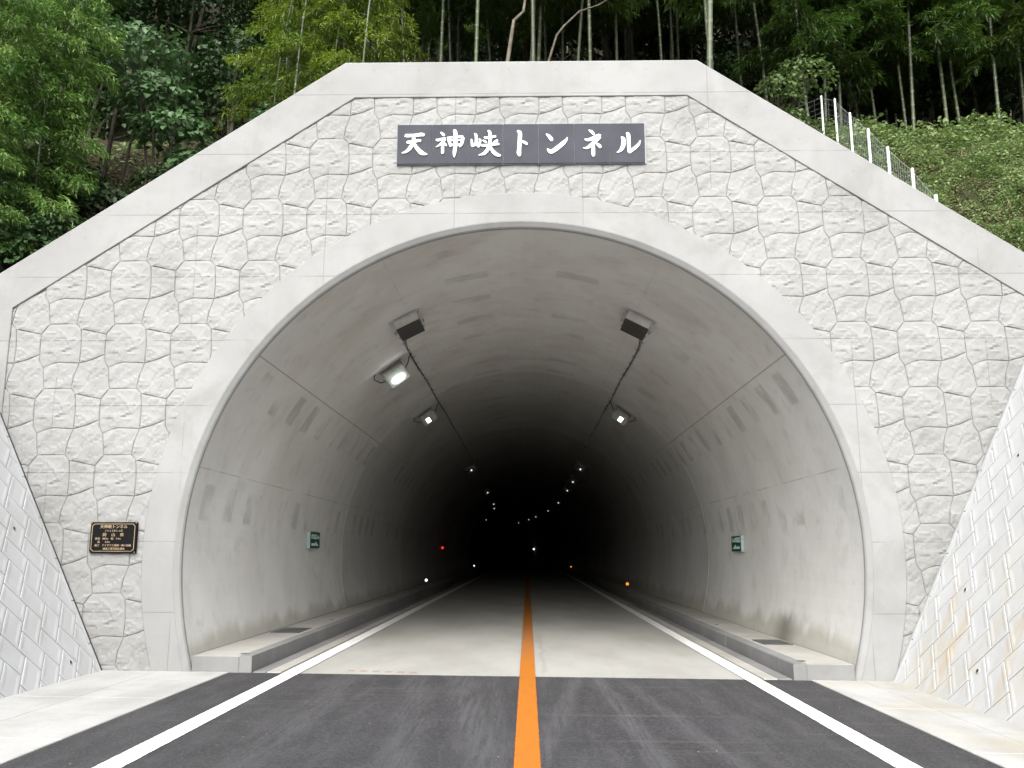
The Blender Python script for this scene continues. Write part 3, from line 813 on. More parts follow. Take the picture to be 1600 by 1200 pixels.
# ------------------------------------------------------------------ name board
board = thing('name_board', 'long dark grey name board with white brush characters above the tunnel arch', 'sign', (0, -.03, 6.905))
BX0, BZ1, BW, BH = -1.745, .595, 3.49, .595
m = MB()
m.box((BX0-.004, -.005, -.004), (-BX0+.012, .05, BH+.010)); m.build('back_frame', M_boardedge, board)
SC_ = BW/4112.0
def gx2x(gx): return BX0+(gx-65)*SC_
def gz2z(gx, gy): return BZ1-(gy+.008*(gx-65)-78)*.00089
edges_g = [65, 645, 1243, 1226+600, 1226+1192, 2720+290, 2720+872, 4177]
z4, z5, z6 = 0, 1226.7, 2720
CH = [
 (z4, [[(195,262,24),(230,270,32),(350,264,27),(470,250,34),(520,262,22)], [(228,372,20),(255,382,28),(345,368,26),(430,352,26),(465,358,14)],
       [(345,290,28),(335,370,32),(290,470,36),(220,540,24),(145,566,4)], [(345,400,24),(400,480,34),(470,556,42),(535,580,24),(575,584,4)]]),
 (z4, [[(788,210,10),(815,232,22),(845,258,24),(860,268,8)], [(712,334,14),(745,345,24),(810,330,26),(872,312,18)], [(868,322,22),(800,408,24),(712,465,4)],
       [(825,385,24),(826,480,28),(826,560,26),(828,578,12)], [(845,388,10),(872,420,22),(893,446,8)],
       [(905,292,12),(928,350,26),(950,410,26),(965,455,22)], [(925,305,18),(1040,292,20),(1130,288,26),(1165,292,20)], [(1165,300,26),(1150,380,30),(1118,440,26),(1100,458,10)],
       [(955,352,14),(1130,344,14)], [(955,428,18),(1125,420,20)], [(1000,180,14),(1035,215,36),(1038,420,36),(1024,560,32),(1020,640,4)]]),
 (z5, [[(125,232,10),(150,260,26),(156,330,26),(150,430,22)], [(76,325,12),(86,390,22),(94,448,26)], [(85,446,20),(150,424,18),(205,440,20)], [(200,322,12),(222,350,22),(205,420,22),(190,466,18)],
       [(285,295,10),(320,306,22),(390,300,26),(485,276,18)], [(345,184,12),(380,215,30),(388,330,30),(378,410,30),(350,500,34),(285,572,28),(195,598,4)],
       [(262,346,8),(300,366,20),(330,388,14)], [(515,345,20),(480,365,22),(425,398,4)], [(232,428,12),(270,436,24),(390,428,22),(500,412,26),(540,418,12)],
       [(392,455,18),(430,528,32),(490,586,34),(540,604,22),(565,600,8)]]),
 (z5, [[(835,186,12),(880,218,36),(880,330,38),(870,480,36),(866,560,42),(880,612,20)], [(905,358,14),(950,378,26),(995,404,24),(1010,408,8)]]),
 (z5, [[(1315,238,8),(1360,272,30),(1405,325,36),(1430,340,14)], [(1332,490,10),(1372,528,34),(1410,535,38),(1500,475,40),(1590,400,38),(1645,345,24),(1668,292,4)]]),
 (z6, [[(528,170,8),(575,200,28),(615,238,22),(630,245,8)], [(462,320,10),(495,338,22),(560,326,30),(640,288,32),(700,262,28),(730,268,14)],
       [(722,285,24),(620,375,34),(540,448,32),(480,478,18),(430,470,4)], [(602,405,28),(600,500,34),(602,590,32),(612,612,18)], [(648,392,10),(690,428,32),(720,460,26),(732,468,8)]]),
 (z6, [[(1062,290,12),(1100,320,34),(1100,400,42),(1080,470,36),(1040,522,24),(985,548,4)], [(1150,218,12),(1182,245,34),(1188,330,34),(1188,440,32),(1200,525,40),(1218,556,18)],
       [(1208,535,26),(1290,470,30),(1350,410,24),(1380,345,4)]]),
]
def stroke(m, pts, y0, y1):
    P = [Vector((p[0], p[1])) for p in pts]; W = [p[2]*.88 for p in pts]
    # smooth: Catmull-Rom
    S, WW = [], []
    for i in range(len(P)-1):
        p0, p1, p2, p3 = P[max(i-1, 0)], P[i], P[i+1], P[min(i+2, len(P)-1)]
        for j in range(5):
            t = j/5; S.append(.5*((2*p1)+(p2-p0)*t+(2*p0-5*p1+4*p2-p3)*t*t+(3*p1-p0-3*p2+p3)*t**3)); WW.append(W[i]+(W[i+1]-W[i])*t)
    S.append(P[-1]); WW.append(W[-1]); n = len(S); L, Rr = [], []
    for i in range(n):
        d = S[min(i+1, n-1)]-S[max(i-1, 0)]; d.normalize(); nn = Vector((-d.y, d.x)); L.append(S[i]+nn*WW[i]); Rr.append(S[i]-nn*WW[i])
    poly_f = [(p.x, p.y) for p in L]+[(p.x, p.y) for p in reversed(Rr)]
    V = []
    for y in (y0, y1):
        V += [(gx2x(a), y, gz2z(a, b)) for a, b in [(p.x, p.y) for p in L]]+[(gx2x(p.x), y, gz2z(p.x, p.y)) for p in Rr]
    F = []
    for i in range(n-1):
        F.append((i, i+1, n+i+1, n+i)); F.append((i, 2*n+i, 2*n+i+1, i+1)); F.append((n+i, n+i+1, 3*n+i+1, 3*n+i))
    F += [(0, n, 3*n, 2*n), (n-1, 2*n-1+2*n-n+0, 3*n-1, n-1)[:0] or (n-1, 3*n-1, 4*n-1, 2*n-1)]
    m.add(V, F)
for i in range(7):
    m = MB(); x0, x1 = gx2x(edges_g[i])+.0025, gx2x(edges_g[i+1])-.0025
    m.box((x0, -.022, .002), (x1, -.006, BH-.002), None, .002); pn = m.build('board_panel', M_boardp, board)
    off, strokes = CH[i]; m = MB()
    for k, stp in enumerate(strokes): stroke(m, [(p[0]+off, p[1], p[2]) for p in stp], -.034-.0007*k, -.021)
    m.build('character', M_letter, pn)

# ------------------------------------------------------------------ text helper
def text_mesh(txt, size, align='CENTER', ext=.0015):
    cu = bpy.data.curves.new('txt', 'FONT'); cu.body = txt; cu.size = size; cu.align_x = align; cu.extrude = ext; cu.resolution_u = 2
    ob = bpy.data.objects.new('txt', cu); col.objects.link(ob)
    dg = bpy.context.evaluated_depsgraph_get(); me = bpy.data.meshes.new_from_object(ob.evaluated_get(dg))
    bpy.data.objects.remove(ob); bpy.data.curves.remove(cu); return me
def lettering(name, txt, size, mat, parent, loc, rot, align='CENTER', sx=1.0):
    me = text_mesh(txt, size, align); me.materials.clear(); me.materials.append(mat)
    o = bpy.data.objects.new(name, me); link(o, parent); o.location = loc; o.rotation_euler = rot; o.scale = (sx, 1, 1); return o

# plaque
pq = thing('name_plaque', 'small black bronze plaque with gold lettering on the rock-faced wall', 'plaque', (-5.33, -.038, 1.53))
m = MB(); m.box((-.305, -.012, 0), (.305, .03, .40), None, .004); m.build('plate', M_plq, pq)
bw, cx_ = .005, .03
P0 = [(-.283+cx_, .022), (.283-cx_, .022), (.283, .022+cx_), (.283, .378-cx_), (.283-cx_, .378), (-.283+cx_, .378), (-.283, .378-cx_), (-.283, .022+cx_)]
P1 = inset(P0, bw); n = 8
m = MB(); m.add([(x, -.018, z) for x, z in P0]+[(x, -.018, z) for x, z in P1]+[(x, -.011, z) for x, z in P0]+[(x, -.011, z) for x, z in P1],
      sum([[(i, (i+1) % n, n+(i+1) % n, n+i), (i, 2*n+i, 2*n+(i+1) % n, (i+1) % n), (n+i, n+(i+1) % n, 3*n+(i+1) % n, 3*n+i)] for i in range(n)], []))
m.build('gilt_border', M_gold, pq)
rt90 = (R(90), 0, 0)
for txt, sz, x, z, al, sx in (('天神峡トンネル', .052, 0, .322, 'CENTER', 1.0), ('２０１３年１１月', .030, 0, .277, 'CENTER', 1), ('岡', .050, -.115, .218, 'CENTER', 1.05), ('山', .050, 0, .218, 'CENTER', 1.05), ('県', .050, .115, .218, 'CENTER', 1.05),
        ('延長　807m　幅　7.0m', .033, -.235, .175, 'LEFT', 1.0), ('　高　　4.7m', .033, -.235, .132, 'LEFT', 1.0),
        ('施工　アイサワ工業㈱・㈱小田組', .032, -.235, .088, 'LEFT', 1.0), ('建設工事共同企業体', .032, .02, .045, 'CENTER', 1.0)):
    lettering('lettering', txt, sz, M_gold, pq, (x, -.0145, z), rt90, al, sx)
for x, z in ((-.293, .012), (.293, .012), (-.293, .388), (.293, .388)):
    m = MB(); m.tube([(x, -.011, z), (x, -.016, z)], .006, 8); m.build('screw', M_gold, pq)

# green guide signs on the tunnel walls
def guide(s, y0, y1, z0, z1, label, txt):
    xs = s*4.44; sg = thing('guide_sign', label, 'sign', (xs, (y0+y1)/2, z0)); h = z1-z0; L = (y1-y0)/2
    m = MB(); lo, hi = sorted((0, -s*.07)); m.box((lo, -L, 0), (hi, L, h), None, .004); m.build('sign_box', M_signside, sg)
    m = MB(); lo, hi = sorted((-s*.071, -s*.076)); m.box((lo, -L+.006, .006), (hi, L-.006, h-.006)); m.build('sign_face', M_green, sg)
    # arrow along the tunnel (+Y)
    A = [(-L+.10, .055), (L-.12, .055), (L-.40, .145), (L-.40, .105), (-L+.10, .105)]
    V = [(-s*.080, y, z) for y, z in A]+[(-s*.0755, y, z) for y, z in A]; n = 5
    m = MB(); m.add(V, [(0, 1, 2, 3, 4)]+[(i, (i+1) % n, n+(i+1) % n, n+i) for i in range(n)]); m.build('arrow', M_signw, sg)
    rot = (R(90), 0, R(90)) if s < 0 else (R(90), 0, R(-90))
    lettering('lettering', txt, .115, M_signw, sg, (-s*.0775, 0, .195), rot, 'CENTER', 1.05)
    return sg
guide(-1, 6.75, 7.6, 1.62, 1.96, 'green sign with arrow on the tunnel wall above the walkway with the long cover plate', '非常電話 72m')
guide(1, 6.55, 7.4, 1.56, 1.88, 'green sign with arrow on the tunnel wall beyond the damp dark stain', '72m 非常電話')

# ------------------------------------------------------------------ ceiling equipment
def ring_frame(s, ang):        # at lining point: returns (matrix) with local x tangential (away from crown), y along tunnel, z inwards
    ax, ay, h = axis(s); a = R(ang)
    n_in = Vector((-math.sin(a), 0, -math.cos(a))); tan = Vector((math.cos(a), 0, -math.sin(a)))
    ca, sa = math.cos(h), math.sin(h)
    rot = lambda v: Vector((v.x*ca-v.y*sa, v.x*sa+v.y*ca, v.z))
    p = Vector((4.45*math.sin(a), 0, ZC+4.45*math.cos(a))); p = rot(p)+Vector((ax, ay, 0))
    X, Y, Z = rot(tan), rot(Vector((0, 1, 0))), rot(n_in)
    return Matrix(((X.x, Y.x, Z.x, p.x), (X.y, Y.y, Z.y, p.y), (X.z, Y.z, Z.z, p.z), (0, 0, 0, 1)))
def mthing(name, label, cat, M, group=None):
    o = empty(name); o.matrix_world = M; tag(o, label, cat, group); return o
def jbox(s, ang, label):
    o = mthing('junction_box', label, 'junction box', ring_frame(s, ang))
    m = MB(); m.box((-.215, .0, .045), (.215, .80, .185), None, .006); m.build('box_body', M_boxs, o)
    m = MB(); m.box((-.222, -.005, .1855), (.222, .808, .200), None, .004); m.build('lid', M_boxb, o)  # near-black colour carries the shade of the box underside
    for y in (.03, .72):
        m = MB(); m.box((-.285, y, .004), (.285, y+.04, .044)); br = m.build('mounting_rail', M_steel, o)
        for x in (-.265, .265):
            m = MB(); m.tube([(x, y+.02, 0), (x, y+.02, .07)], .010, 8); m.build('bolt', M_steel, br)
    for x in (-.235, .235):
        for y in (.2, .6):
            m = MB(); m.box((x-.018, y-.02, .155), (x+.018, y+.02, .182)); m.build('latch', M_steel, o)
    m = MB(); m.tube([(0, .80, .12), (0, .87, .12)], .025, 10); m.build('cable_gland', M_cable, o)
    return o
jbox(2.88, -27.0, 'grey steel junction box on the ceiling whose cable passes the open glass lamp')
jbox(2.88, 27.0, 'grey steel junction box on the ceiling whose cable meets no lamp nearby')

def cable(sg, label):
    o = thing('ceiling_cable', label, 'cable')
    pts = []; sv = 3.72
    def P(s, ang, h): return ring_frame(s, ang) @ Vector((0, 0, h))
    ang0 = sg*28.5
    pts = [P(3.70, sg*27.2, .12), P(3.9, ang0, .07), P(4.3, sg*29.4, .05)]
    s = 4.9
    while s < 130:
        pts.append(P(s, sg*(29.9+.12*math.sin(s*1.3)), .030+.006*math.sin(s*2.1))); s += .5 if s < 30 else 3
    m = MB(); m.tube(pts, .010, 7); m.build('cable_bundle', M_cable, o)
    m = MB(); m.tube([p+Vector((sg*.03, 0, .012)) for p in pts[2:40]], .005, 6); m.build('side_cable', M_cable, o)
    clip_me = None; s = 4.5; k = 0
    while s < 42:
        M_ = ring_frame(s, sg*29.9)
        if clip_me is None:
            m = MB(); m.box((-.055, -.008, -.002), (.055, .008, .005)); m.box((-.022, -.007, .005), (.022, .007, .048)); m.tube([(-.045, 0, .004), (-.045, 0, .018)], .006, 6); m.tube([(.045, 0, .004), (.045, 0, .018)], .006, 6)
            c = m.build('cable_clip', M_steel, o); clip_me = c.data
        else: c = bpy.data.objects.new('cable_clip', clip_me); link(c, o)
        c.matrix_local = M_; s += .62 if s < 20 else 1.1; k += 1
    return o
cable(-1, 'black cable bundle clipped along the ceiling with a lead off to the open glass lamp')
cable(1, 'black cable bundle clipped along the ceiling on the side with no glass lamp')

def lamp_parts(o, sg, lit, big, bits=True, far=False):
    # bracket on lining, tilting floodlight housing, lens facing the tunnel mouth, downwards
    # local frame: x away from crown (times sg), y along tunnel, z inwards
    k = 1.0
    if bits:
        m = MB(); m.box((-.20, -.02, .0), (.20, .05, .012)); m.box((-.20, -.02, .012), (-.188, .05, .12)); m.box((.188, -.02, .012), (.20, .05, .12)); m.build('bracket', M_steel, o)
    tilt = Matrix.Translation((0, .05, .16)) @ Matrix.Rotation(R(52), 4, 'X')
    if bits:
        m = MB(); m.box((-.175, -.13, -.07), (.175, .13, .07), tilt, .03); m.build('housing', M_boxs, o)
        m = MB(); m.box((-.155, -.115, .0705), (.155, .115, .076), tilt, .002); g_ = m.build('lamp_glass', M_glass, o)
        pr = g_
    else: pr = o
    m = MB()
    if big: 
        pts = [(-.10, .03, .09), (-.05, .03, .095), (.05, .03, .095), (.10, .03, .09)]
        m.tube([tilt @ Vector(p) for p in pts], [.022, .042, .042, .022], 12)
    elif far: m.box((-.05 if sg < 0 else .0, -.02, .077), (.0 if sg < 0 else .05, .035, .082), tilt)
    else: m.box((-.075 if sg < 0 else -.005, -.03, .077), (.005 if sg < 0 else .075, .07, .082), tilt)
    m.build('lit_lens', E_far if far else E_white, pr)
    if bits:
        m = MB(); m.tube([(-sg*.175, .05, .15), (-sg*.24, .02, .12), (-sg*.30, -.02, .07), (-sg*.36, -.05, .05)], .008, 6); m.build('lead', M_cable, o)
        m = MB(); m.tube([(sg*.175, .05, .15), (sg*.25, .03, .13), (sg*.30, -.03, .05), (sg*.25, -.09, .015)], .008, 6); m.build('lead', M_cable, o)
def lamp(s, ang, label, group=None, big=False, bits=True, far=False):
    o = mthing('tunnel_lamp', label, 'lamp', ring_frame(s, ang) @ Matrix.Scale(1.35 if big else 1.2, 4), group); lamp_parts(o, -1 if ang < 0 else 1, True, big, bits, far); return o
lamp(5.35, -36.0, 'open tunnel lamp with bright round bulb behind grey glass, beside its junction box', None, True)
lamp(11.2, -35.8, 'square lit tunnel lamp next in line behind the one with the round bulb', None)
lamp(11.1, 35.8, 'square lit tunnel lamp, first on the cable side without the round bulb', None)
for s, a in ((27.0, -33.5), (42.3, -33), (55.5, -33), (62.5, -33), (88, -34), (26.6, 33.5), (33.5, 33.8), (40.0, 33.8), (53, 33.8), (66, 33.5), (80, 33), (88, 33), (99, 33)):
    lamp(s, a, 'small white tunnel lamp deep in the dark tunnel', 'white lamps deep in the tunnel', False, True, True)

# small lamps and markers
def marker(s, x, label, em, group=None, hgt=.22):
    ax, ay, h = axis(s); o = thing('delineator', label, 'marker', (ax+x*math.cos(h), ay+x*math.sin(h), .202+tz(x)), group)
    m = MB(); m.tube([(0, 0, 0), (0, 0, .012)], .05, 12); m.build('base', M_cable, o)
    m = MB(); m.tube([(0, 0, .012), (0, 0, hgt)], .015, 8); m.build('stem', M_cable, o)
    m = MB(); m.tube([(0, -.012, hgt), (0, .02, hgt)], .062, 16); m.build('reflector_case', M_boxb, o)
    m = MB(); m.tube([(0, -.018, hgt), (0, -.0125, hgt)], .052, 16); m.build('reflector', em, o)  # disc emits by itself in place of thrown-back light
marker(24.2, -3.9, 'white round delineator standing on the walkway below the red lamp', E_refw)
marker(62, -3.9, 'small white delineator farther along the walkway behind the first white one', E_refw)
marker(22.6, 3.8, 'amber round delineator standing on the walkway opposite the white one', E_refo)
marker(62, 3.9, 'small amber delineator farther along the walkway behind the first amber one', E_refo)
def wall_lamp(s, side, z, label, em, sz):
    ax, ay, h = axis(s); x = side*4.40
    o = thing('signal_lamp', label, 'lamp', (ax+x*math.cos(h), ay+x*math.sin(h), z))
    m = MB(); lo, hi = sorted((side*.04, -side*.10)); m.box((lo, -.07, -.10), (hi, .07, .10), None, .01); m.build('lamp_case', M_boxb, o)
    m = MB(); c = Vector((-side*.10, -.03, 0)); pts = [c+Vector((0, -.05, 0)), c+Vector((0, -.03, 0)), c+Vector((0, .0, 0)), c+Vector((0, .03, 0))]
    m.tube(pts, [sz*.5, sz*.9, sz, sz*.8], 12); m.build('lens', em, o)
wall_lamp(35.1, -1, 1.76, 'small red signal lamp glowing on the dark tunnel wall', E_red, .06)
wall_lamp(100, 1, 1.9, 'narrow white lamp low on the far bend of the dark tunnel', E_refw, .12)

# ------------------------------------------------------------------ fences on the bank
def fence(name, label, tops, htop, mesh_all=True):
    f = thing(name, label, 'fence')
    tops = [Vector(t) for t in tops]; bots = []
    for t in tops:
        zb = zhill(t.x, t.y)-.25; b = Vector((t.x, t.y, min(zb, t.z-.7))); bots.append(b)
        m = MB(); m.tube([b, t], .024, 10); po = m.build('post', M_post, f)
        m = MB(); m.tube([t, t+Vector((0, 0, .012))], [.025, .019], 10); m.build('cap', M_post, po)
    for i in range(len(tops)-1):
        m = MB(); a, b = tops[i], tops[i+1]; H = htop
        nh = 9
        for k in range(nh):
            d = -.03-k*(H/(nh-1)); pts = []
            for j in range(5):
                q = a.lerp(b, j/4); q = q+Vector((0, 0, d-.02*math.sin(math.pi*j/4))); pts.append(q)
            m.tube(pts, .004 if k in (0, nh-1) else .0022, 4, False)
        nv = max(2, int((b-a).length/.16))
        for j in range(1, nv):
            q = a.lerp(b, j/nv); m.tube([q+Vector((0, 0, -.03)), q+Vector((0, 0, -.03-H))], .0020, 4, False)
        m.build('wire_mesh', M_wire, f)
    return f
RF = [(5.0, 7.75, 11.25), (6.9, 7.5, 11.93), (7.09, 7.19, 11.69), (6.90, 5.86, 10.66), (6.72, 4.53, 9.64), (6.50, 3.19, 8.63), (6.30, 1.86, 7.63), (6.11, .75, 6.72)]
fence('wire_fence', 'wire mesh fence with white posts climbing the grassy green bank', RF, 1.0)
LF = [(-6.15, 1.3, 6.6), (-6.07, 2.6, 7.68), (-5.98, 3.7, 8.62), (-5.9, 4.8, 9.4), (-5.80, 5.9, 10.3)]
fence('wire_fence', 'wire fence barely showing above the coping in front of the dark shrubs', LF, .9)

# ------------------------------------------------------------------ foliage materials
def mat_leaf(name, cols, rough=.5, tr=.35, vs_=.8):
    t = NT(name); p = t.obj(); oi = t.n('ShaderNodeObjectInfo').outputs['Random']
    n = t.noise(p, vs_, 3, .6); f = t.noise(p, 7.0, 2, .6)
    v = t.m('ADD', t.m('ADD', t.m('MULTIPLY', n, .55), t.m('MULTIPLY', f, .45)), t.m('MULTIPLY', t.m('SUBTRACT', oi, .5), .22))
    r = t.n('ShaderNodeValToRGB'); t.lk(v, r.inputs[0])
    el = r.color_ramp.elements; el[0].position = .32; el[0].color = (*cols[0], 1); el[1].position = .68; el[1].color = (*cols[2], 1)
    e = el.new(.5); e.color = (*cols[1], 1)
    t.fin(r.outputs[0], rough, .35)
    tb = t.n('ShaderNodeBsdfTranslucent'); hsv = t.n('ShaderNodeHueSaturation'); hsv.inputs['Saturation'].default_value = 1.15; hsv.inputs['Value'].default_value = 1.25
    t.lk(r.outputs[0], hsv.inputs['Color']); t.lk(hsv.outputs[0], tb.inputs[0])
    mx = t.n('ShaderNodeMixShader'); mx.inputs[0].default_value = tr
    t.lk(t.b.outputs[0], mx.inputs[1]); t.lk(tb.outputs[0], mx.inputs[2]); t.lk(mx.outputs[0], t.out.inputs[0])
    return t.mat
L_bam = mat_leaf('bamboo leaf', [(.030, .062, .014), (.055, .100, .022), (.095, .145, .032)])
L_yng = mat_leaf('young bamboo leaf', [(.050, .092, .016), (.125, .182, .032), (.235, .290, .062)])
L_brt = mat_leaf('light green leaf', [(.048, .100, .026), (.100, .180, .046), (.185, .275, .080)])
L_kud = mat_leaf('vine leaf', [(.022, .050, .018), (.050, .100, .038), (.105, .175, .075)], .45, .25)
L_drk = mat_leaf('evergreen leaf', [(.014, .032, .010), (.024, .050, .016), (.040, .078, .024)], .45, .2)
L_grs = mat_leaf('bank herb leaf', [(.072, .125, .044), (.125, .190, .064), (.200, .250, .110)], .6, .3, 1.2)
def mat_culm():
    t = NT('bamboo culm'); p = t.obj(); X, Y, Z = t.xyz(p); n = t.noise(t.scale(p, 8, 8, 1), 1, 3)
    c = t.mix(t.ramp(n, .35, .7), (.046, .062, .028), (.088, .104, .056))
    ringm = t.hgrid(Z, .32, 0, .012, .02); c = t.mix(t.m('MULTIPLY', ringm, .7), c, (.19, .19, .16))
    oi = t.n('ShaderNodeObjectInfo').outputs['Random']; c = t.mix(t.ramp(oi, .2, .9, 0, .75), c, (.055, .06, .04))
    return t.fin(c, .45, .4)
M_culm = mat_culm()
M_bark = simple('grey brown bark', (.040, .037, .028), .9, .1, 0, .35, 9)
M_paleb = simple('pale bare branch', (.125, .108, .085), .85, .15, 0, .3, 9)

def leaf_mesh(name, C, D, N_, L, W, mat, shape='lance'):
    """C base points, D leaf directions, N_ normals, arrays (n,3); L,W arrays (n)"""
    C = np.asarray(C, float); D = np.asarray(D, float); N_ = np.asarray(N_, float); L = np.asarray(L)[:, None]; W = np.asarray(W)[:, None]
    D /= np.linalg.norm(D, axis=1, keepdims=True)+1e-9
    S = np.cross(D, N_); S /= np.linalg.norm(S, axis=1, keepdims=True)+1e-9; Nn = np.cross(S, D)
    n = len(C)
    if shape == 'lance':
        V = np.stack([C, C+D*L*.40+S*W*.5+Nn*W*.12, C+D*L-Nn*L*.12, C+D*L*.40-S*W*.5+Nn*W*.12], 1).reshape(-1, 3); k = 4
        idx = np.arange(n)[:, None]*4+np.array([0, 1, 2, 0, 2, 3]); tri = idx.reshape(-1, 3)
    else:   # broad, folded along the midrib
        V = np.stack([C, C+D*L*.35+S*W*.5+Nn*W*.18, C+D*L*.75+S*W*.36+Nn*W*.10, C+D*L-Nn*L*.12, C+D*L*.75-S*W*.36+Nn*W*.10, C+D*L*.35-S*W*.5+Nn*W*.18], 1).reshape(-1, 3)
        idx = np.arange(n)[:, None]*6+np.array([0, 1, 2, 0, 2, 3, 0, 3, 4, 0, 4, 5]); tri = idx.reshape(-1, 3)
    me = bpy.data.meshes.new(name); me.vertices.add(len(V)); me.vertices.foreach_set('co', V.ravel().astype(np.float32))
    nf = len(tri); me.loops.add(nf*3); me.loops.foreach_set('vertex_index', tri.ravel().astype(np.int32))
    me.polygons.add(nf); me.polygons.foreach_set('loop_start', np.arange(nf, dtype=np.int32)*3)
    try: me.polygons.foreach_set('loop_total', np.full(nf, 3, dtype=np.int32))
    except Exception: pass
    me.update(calc_edges=True); me.materials.append(mat); return me

def bamboo_meshes(seed, H, z0, nbr, leaf_mat, blen=(0.8, 1.9), r0=.045, spread=1.0, lf=(.15, .22), per=26):
    g = np.random.default_rng(seed)
    lean = g.uniform(-.06, .06, 2); bend = g.uniform(-.5, .5, 2)
    def axisp(z): t = z/H; return np.array([lean[0]*z+bend[0]*t**3*1.6, lean[1]*z+bend[1]*t**3*1.6, z])
    pts, rs = [], []
    nn = int(H/.32)
    for i in range(nn+1):
        z = H*i/nn; p = axisp(z); r = r0*(1-.75*(z/H)**1.3); pts.append(Vector(p)); rs.append(r)
    m = MB()
    # node rings: slightly swollen
    pp, rr = [], []
    for i in range(len(pts)):
        if i: pp += [pts[i]-Vector((0, 0, .02)), pts[i]]; rr += [rs[i], rs[i]*1.14]
        pp.append(pts[i]+Vector((0, 0, .02))); rr.append(rs[i])
    m.tube(pp, rr, 7)
    cm = bpy.data.meshes.new('culm'); cm.from_pydata(m.v, [], m.f); cm.update(); cm.materials.append(M_culm)
    cm.polygons.foreach_set('use_smooth', [True]*len(cm.polygons))
    C, D, N_, L, W = [], [], [], [], []; tw = MB()
    for b in range(nbr):
        u = b/max(1, nbr-1); z = z0+(H-z0)*(u**.85)*.99; az = b*2.4+g.uniform(-.5, .5)
        ln = g.uniform(*blen)*(1-.45*u)*spread; p0 = axisp(z)
        dirh = np.array([math.cos(az), math.sin(az), 0]); rise = g.uniform(.35, .8)
        bp = []
        for j in range(7):
            t = j/6; bp.append(p0+dirh*ln*t+np.array([0, 0, ln*(rise*t-1.05*rise*t*t*g.uniform(.9, 1.25))]))
        tw.tube(bp, [.008*(1-.8*j/6) for j in range(7)], 4, False)
        nl = int(per*ln*2)
        t = g.uniform(.12, 1.0, nl)**.8; bpA = np.array(bp); ix = np.minimum((t*6).astype(int), 5); fr = (t*6-ix)[:, None]
        base = bpA[ix]*(1-fr)+bpA[ix+1]*fr
        # twigs fan out sideways, leaves hang in fingers from twig ends
        side = np.cross(dirh, [0, 0, 1]); sg = g.choice([-1, 1], nl)[:, None]
        tl = g.uniform(.05, .34, nl)[:, None]*(1.1-.5*t[:, None])
        tip = base+side*sg*tl+dirh*tl*.5+np.array([0, 0, 1])*g.uniform(-.10, .06, nl)[:, None]
        for q in range(4):
            d = side*sg*g.uniform(-.3, 1.0, nl)[:, None]+dirh*g.uniform(-.2, 1.1, nl)[:, None]+np.array([0, 0, 1])*g.uniform(-.75, .12, nl)[:, None]
            C.append(tip+g.normal(0, .03, (nl, 3))); D.append(d); N_.append(np.tile([0, 0, 1.0], (nl, 1))+g.normal(0, .35, (nl, 3)))
            l = g.uniform(*lf, nl); L.append(l); W.append(l*g.uniform(.17, .24, nl))
    lm = leaf_mesh('foliage', np.concatenate(C), np.concatenate(D), np.concatenate(N_), np.concatenate(L), np.concatenate(W), leaf_mat)
    bm_ = bpy.data.meshes.new('branches'); bm_.from_pydata(tw.v, [], tw.f); bm_.update(); bm_.materials.append(M_culm)
    return cm, bm_, lm
def place(meshes, names, root, x, y, z, rz, label, cat, group, sc_=1.0):
    o = thing(root, label, cat, (x, y, z), group); o.rotation_euler = (0, 0, rz); o.scale = (sc_,)*3
    for me, nm in zip(meshes, names):
        link(bpy.data.objects.new(nm, me), o)
    return o

def shrub_meshes(seed, clumps, leaf, mat, nl, stem_h, shape='broad', droop=.3, trunk_r=.03):
    """clumps: list of (x,y,z,rx,ry,rz); leaves on the shells, layered like tiles"""
    g = np.random.default_rng(seed); C, D, N_, L, W = [], [], [], [], []; m = MB()
    for (x, y, z, rx, ry, rz) in clumps:
        n = int(nl*(rx*rz)**.9)
        v = g.normal(size=(n, 3)); v /= np.linalg.norm(v, axis=1, keepdims=True); v[:, 2] = np.where(v[:, 2] < -.35, -v[:, 2], v[:, 2])
        bump = 1+.22*np.sin(v[:, 0]*7+seed)*np.cos(v[:, 2]*6+v[:, 1]*5)
        rad = (g.uniform(.55, 1.0, n)**.5*bump)[:, None]
        c = np.array([x, y, z])+v*rad*np.array([rx, ry, rz]); out = v.copy(); out[:, 2] = 0
        d = out*1.0+g.normal(0, .45, (n, 3)); d[:, 2] -= droop+g.uniform(0, .5, n)
        C.append(c); D.append(d); N_.append(v*.7+np.array([0, 0, .9])+g.normal(0, .3, (n, 3)))
        l = g.uniform(*leaf, n); L.append(l); W.append(l*(g.uniform(.75, 1.0, n) if shape == 'broad' else g.uniform(.3, .42, n)))
        b0 = Vector((x*.25, y*.25, -.3)); pts = [b0, Vector((x*.5, y*.5, z*.45)), Vector((x*.9, y*.9, z*.85)), Vector((x, y, z+rz*.5))]
        m.tube(pts, [trunk_r, trunk_r*.75, trunk_r*.5, trunk_r*.15], 6)
        for q in range(5):
            e = Vector((x, y, z))+Vector((g.uniform(-1, 1)*rx, g.uniform(-1, 1)*ry, g.uniform(-.3, .8)*rz))*.8
            m.tube([pts[2], (pts[2]+e)*.5+Vector((0, 0, .05)), e], [trunk_r*.4, trunk_r*.25, trunk_r*.1], 4)
    lm = leaf_mesh('crown', np.concatenate(C), np.concatenate(D), np.concatenate(N_), np.concatenate(L), np.concatenate(W), mat, 'broad')
    sm = bpy.data.meshes.new('trunk'); sm.from_pydata(m.v, [], m.f); sm.update(); sm.materials.append(M_bark)
    return sm, lm

BN = ('culm', 'branches', 'foliage')
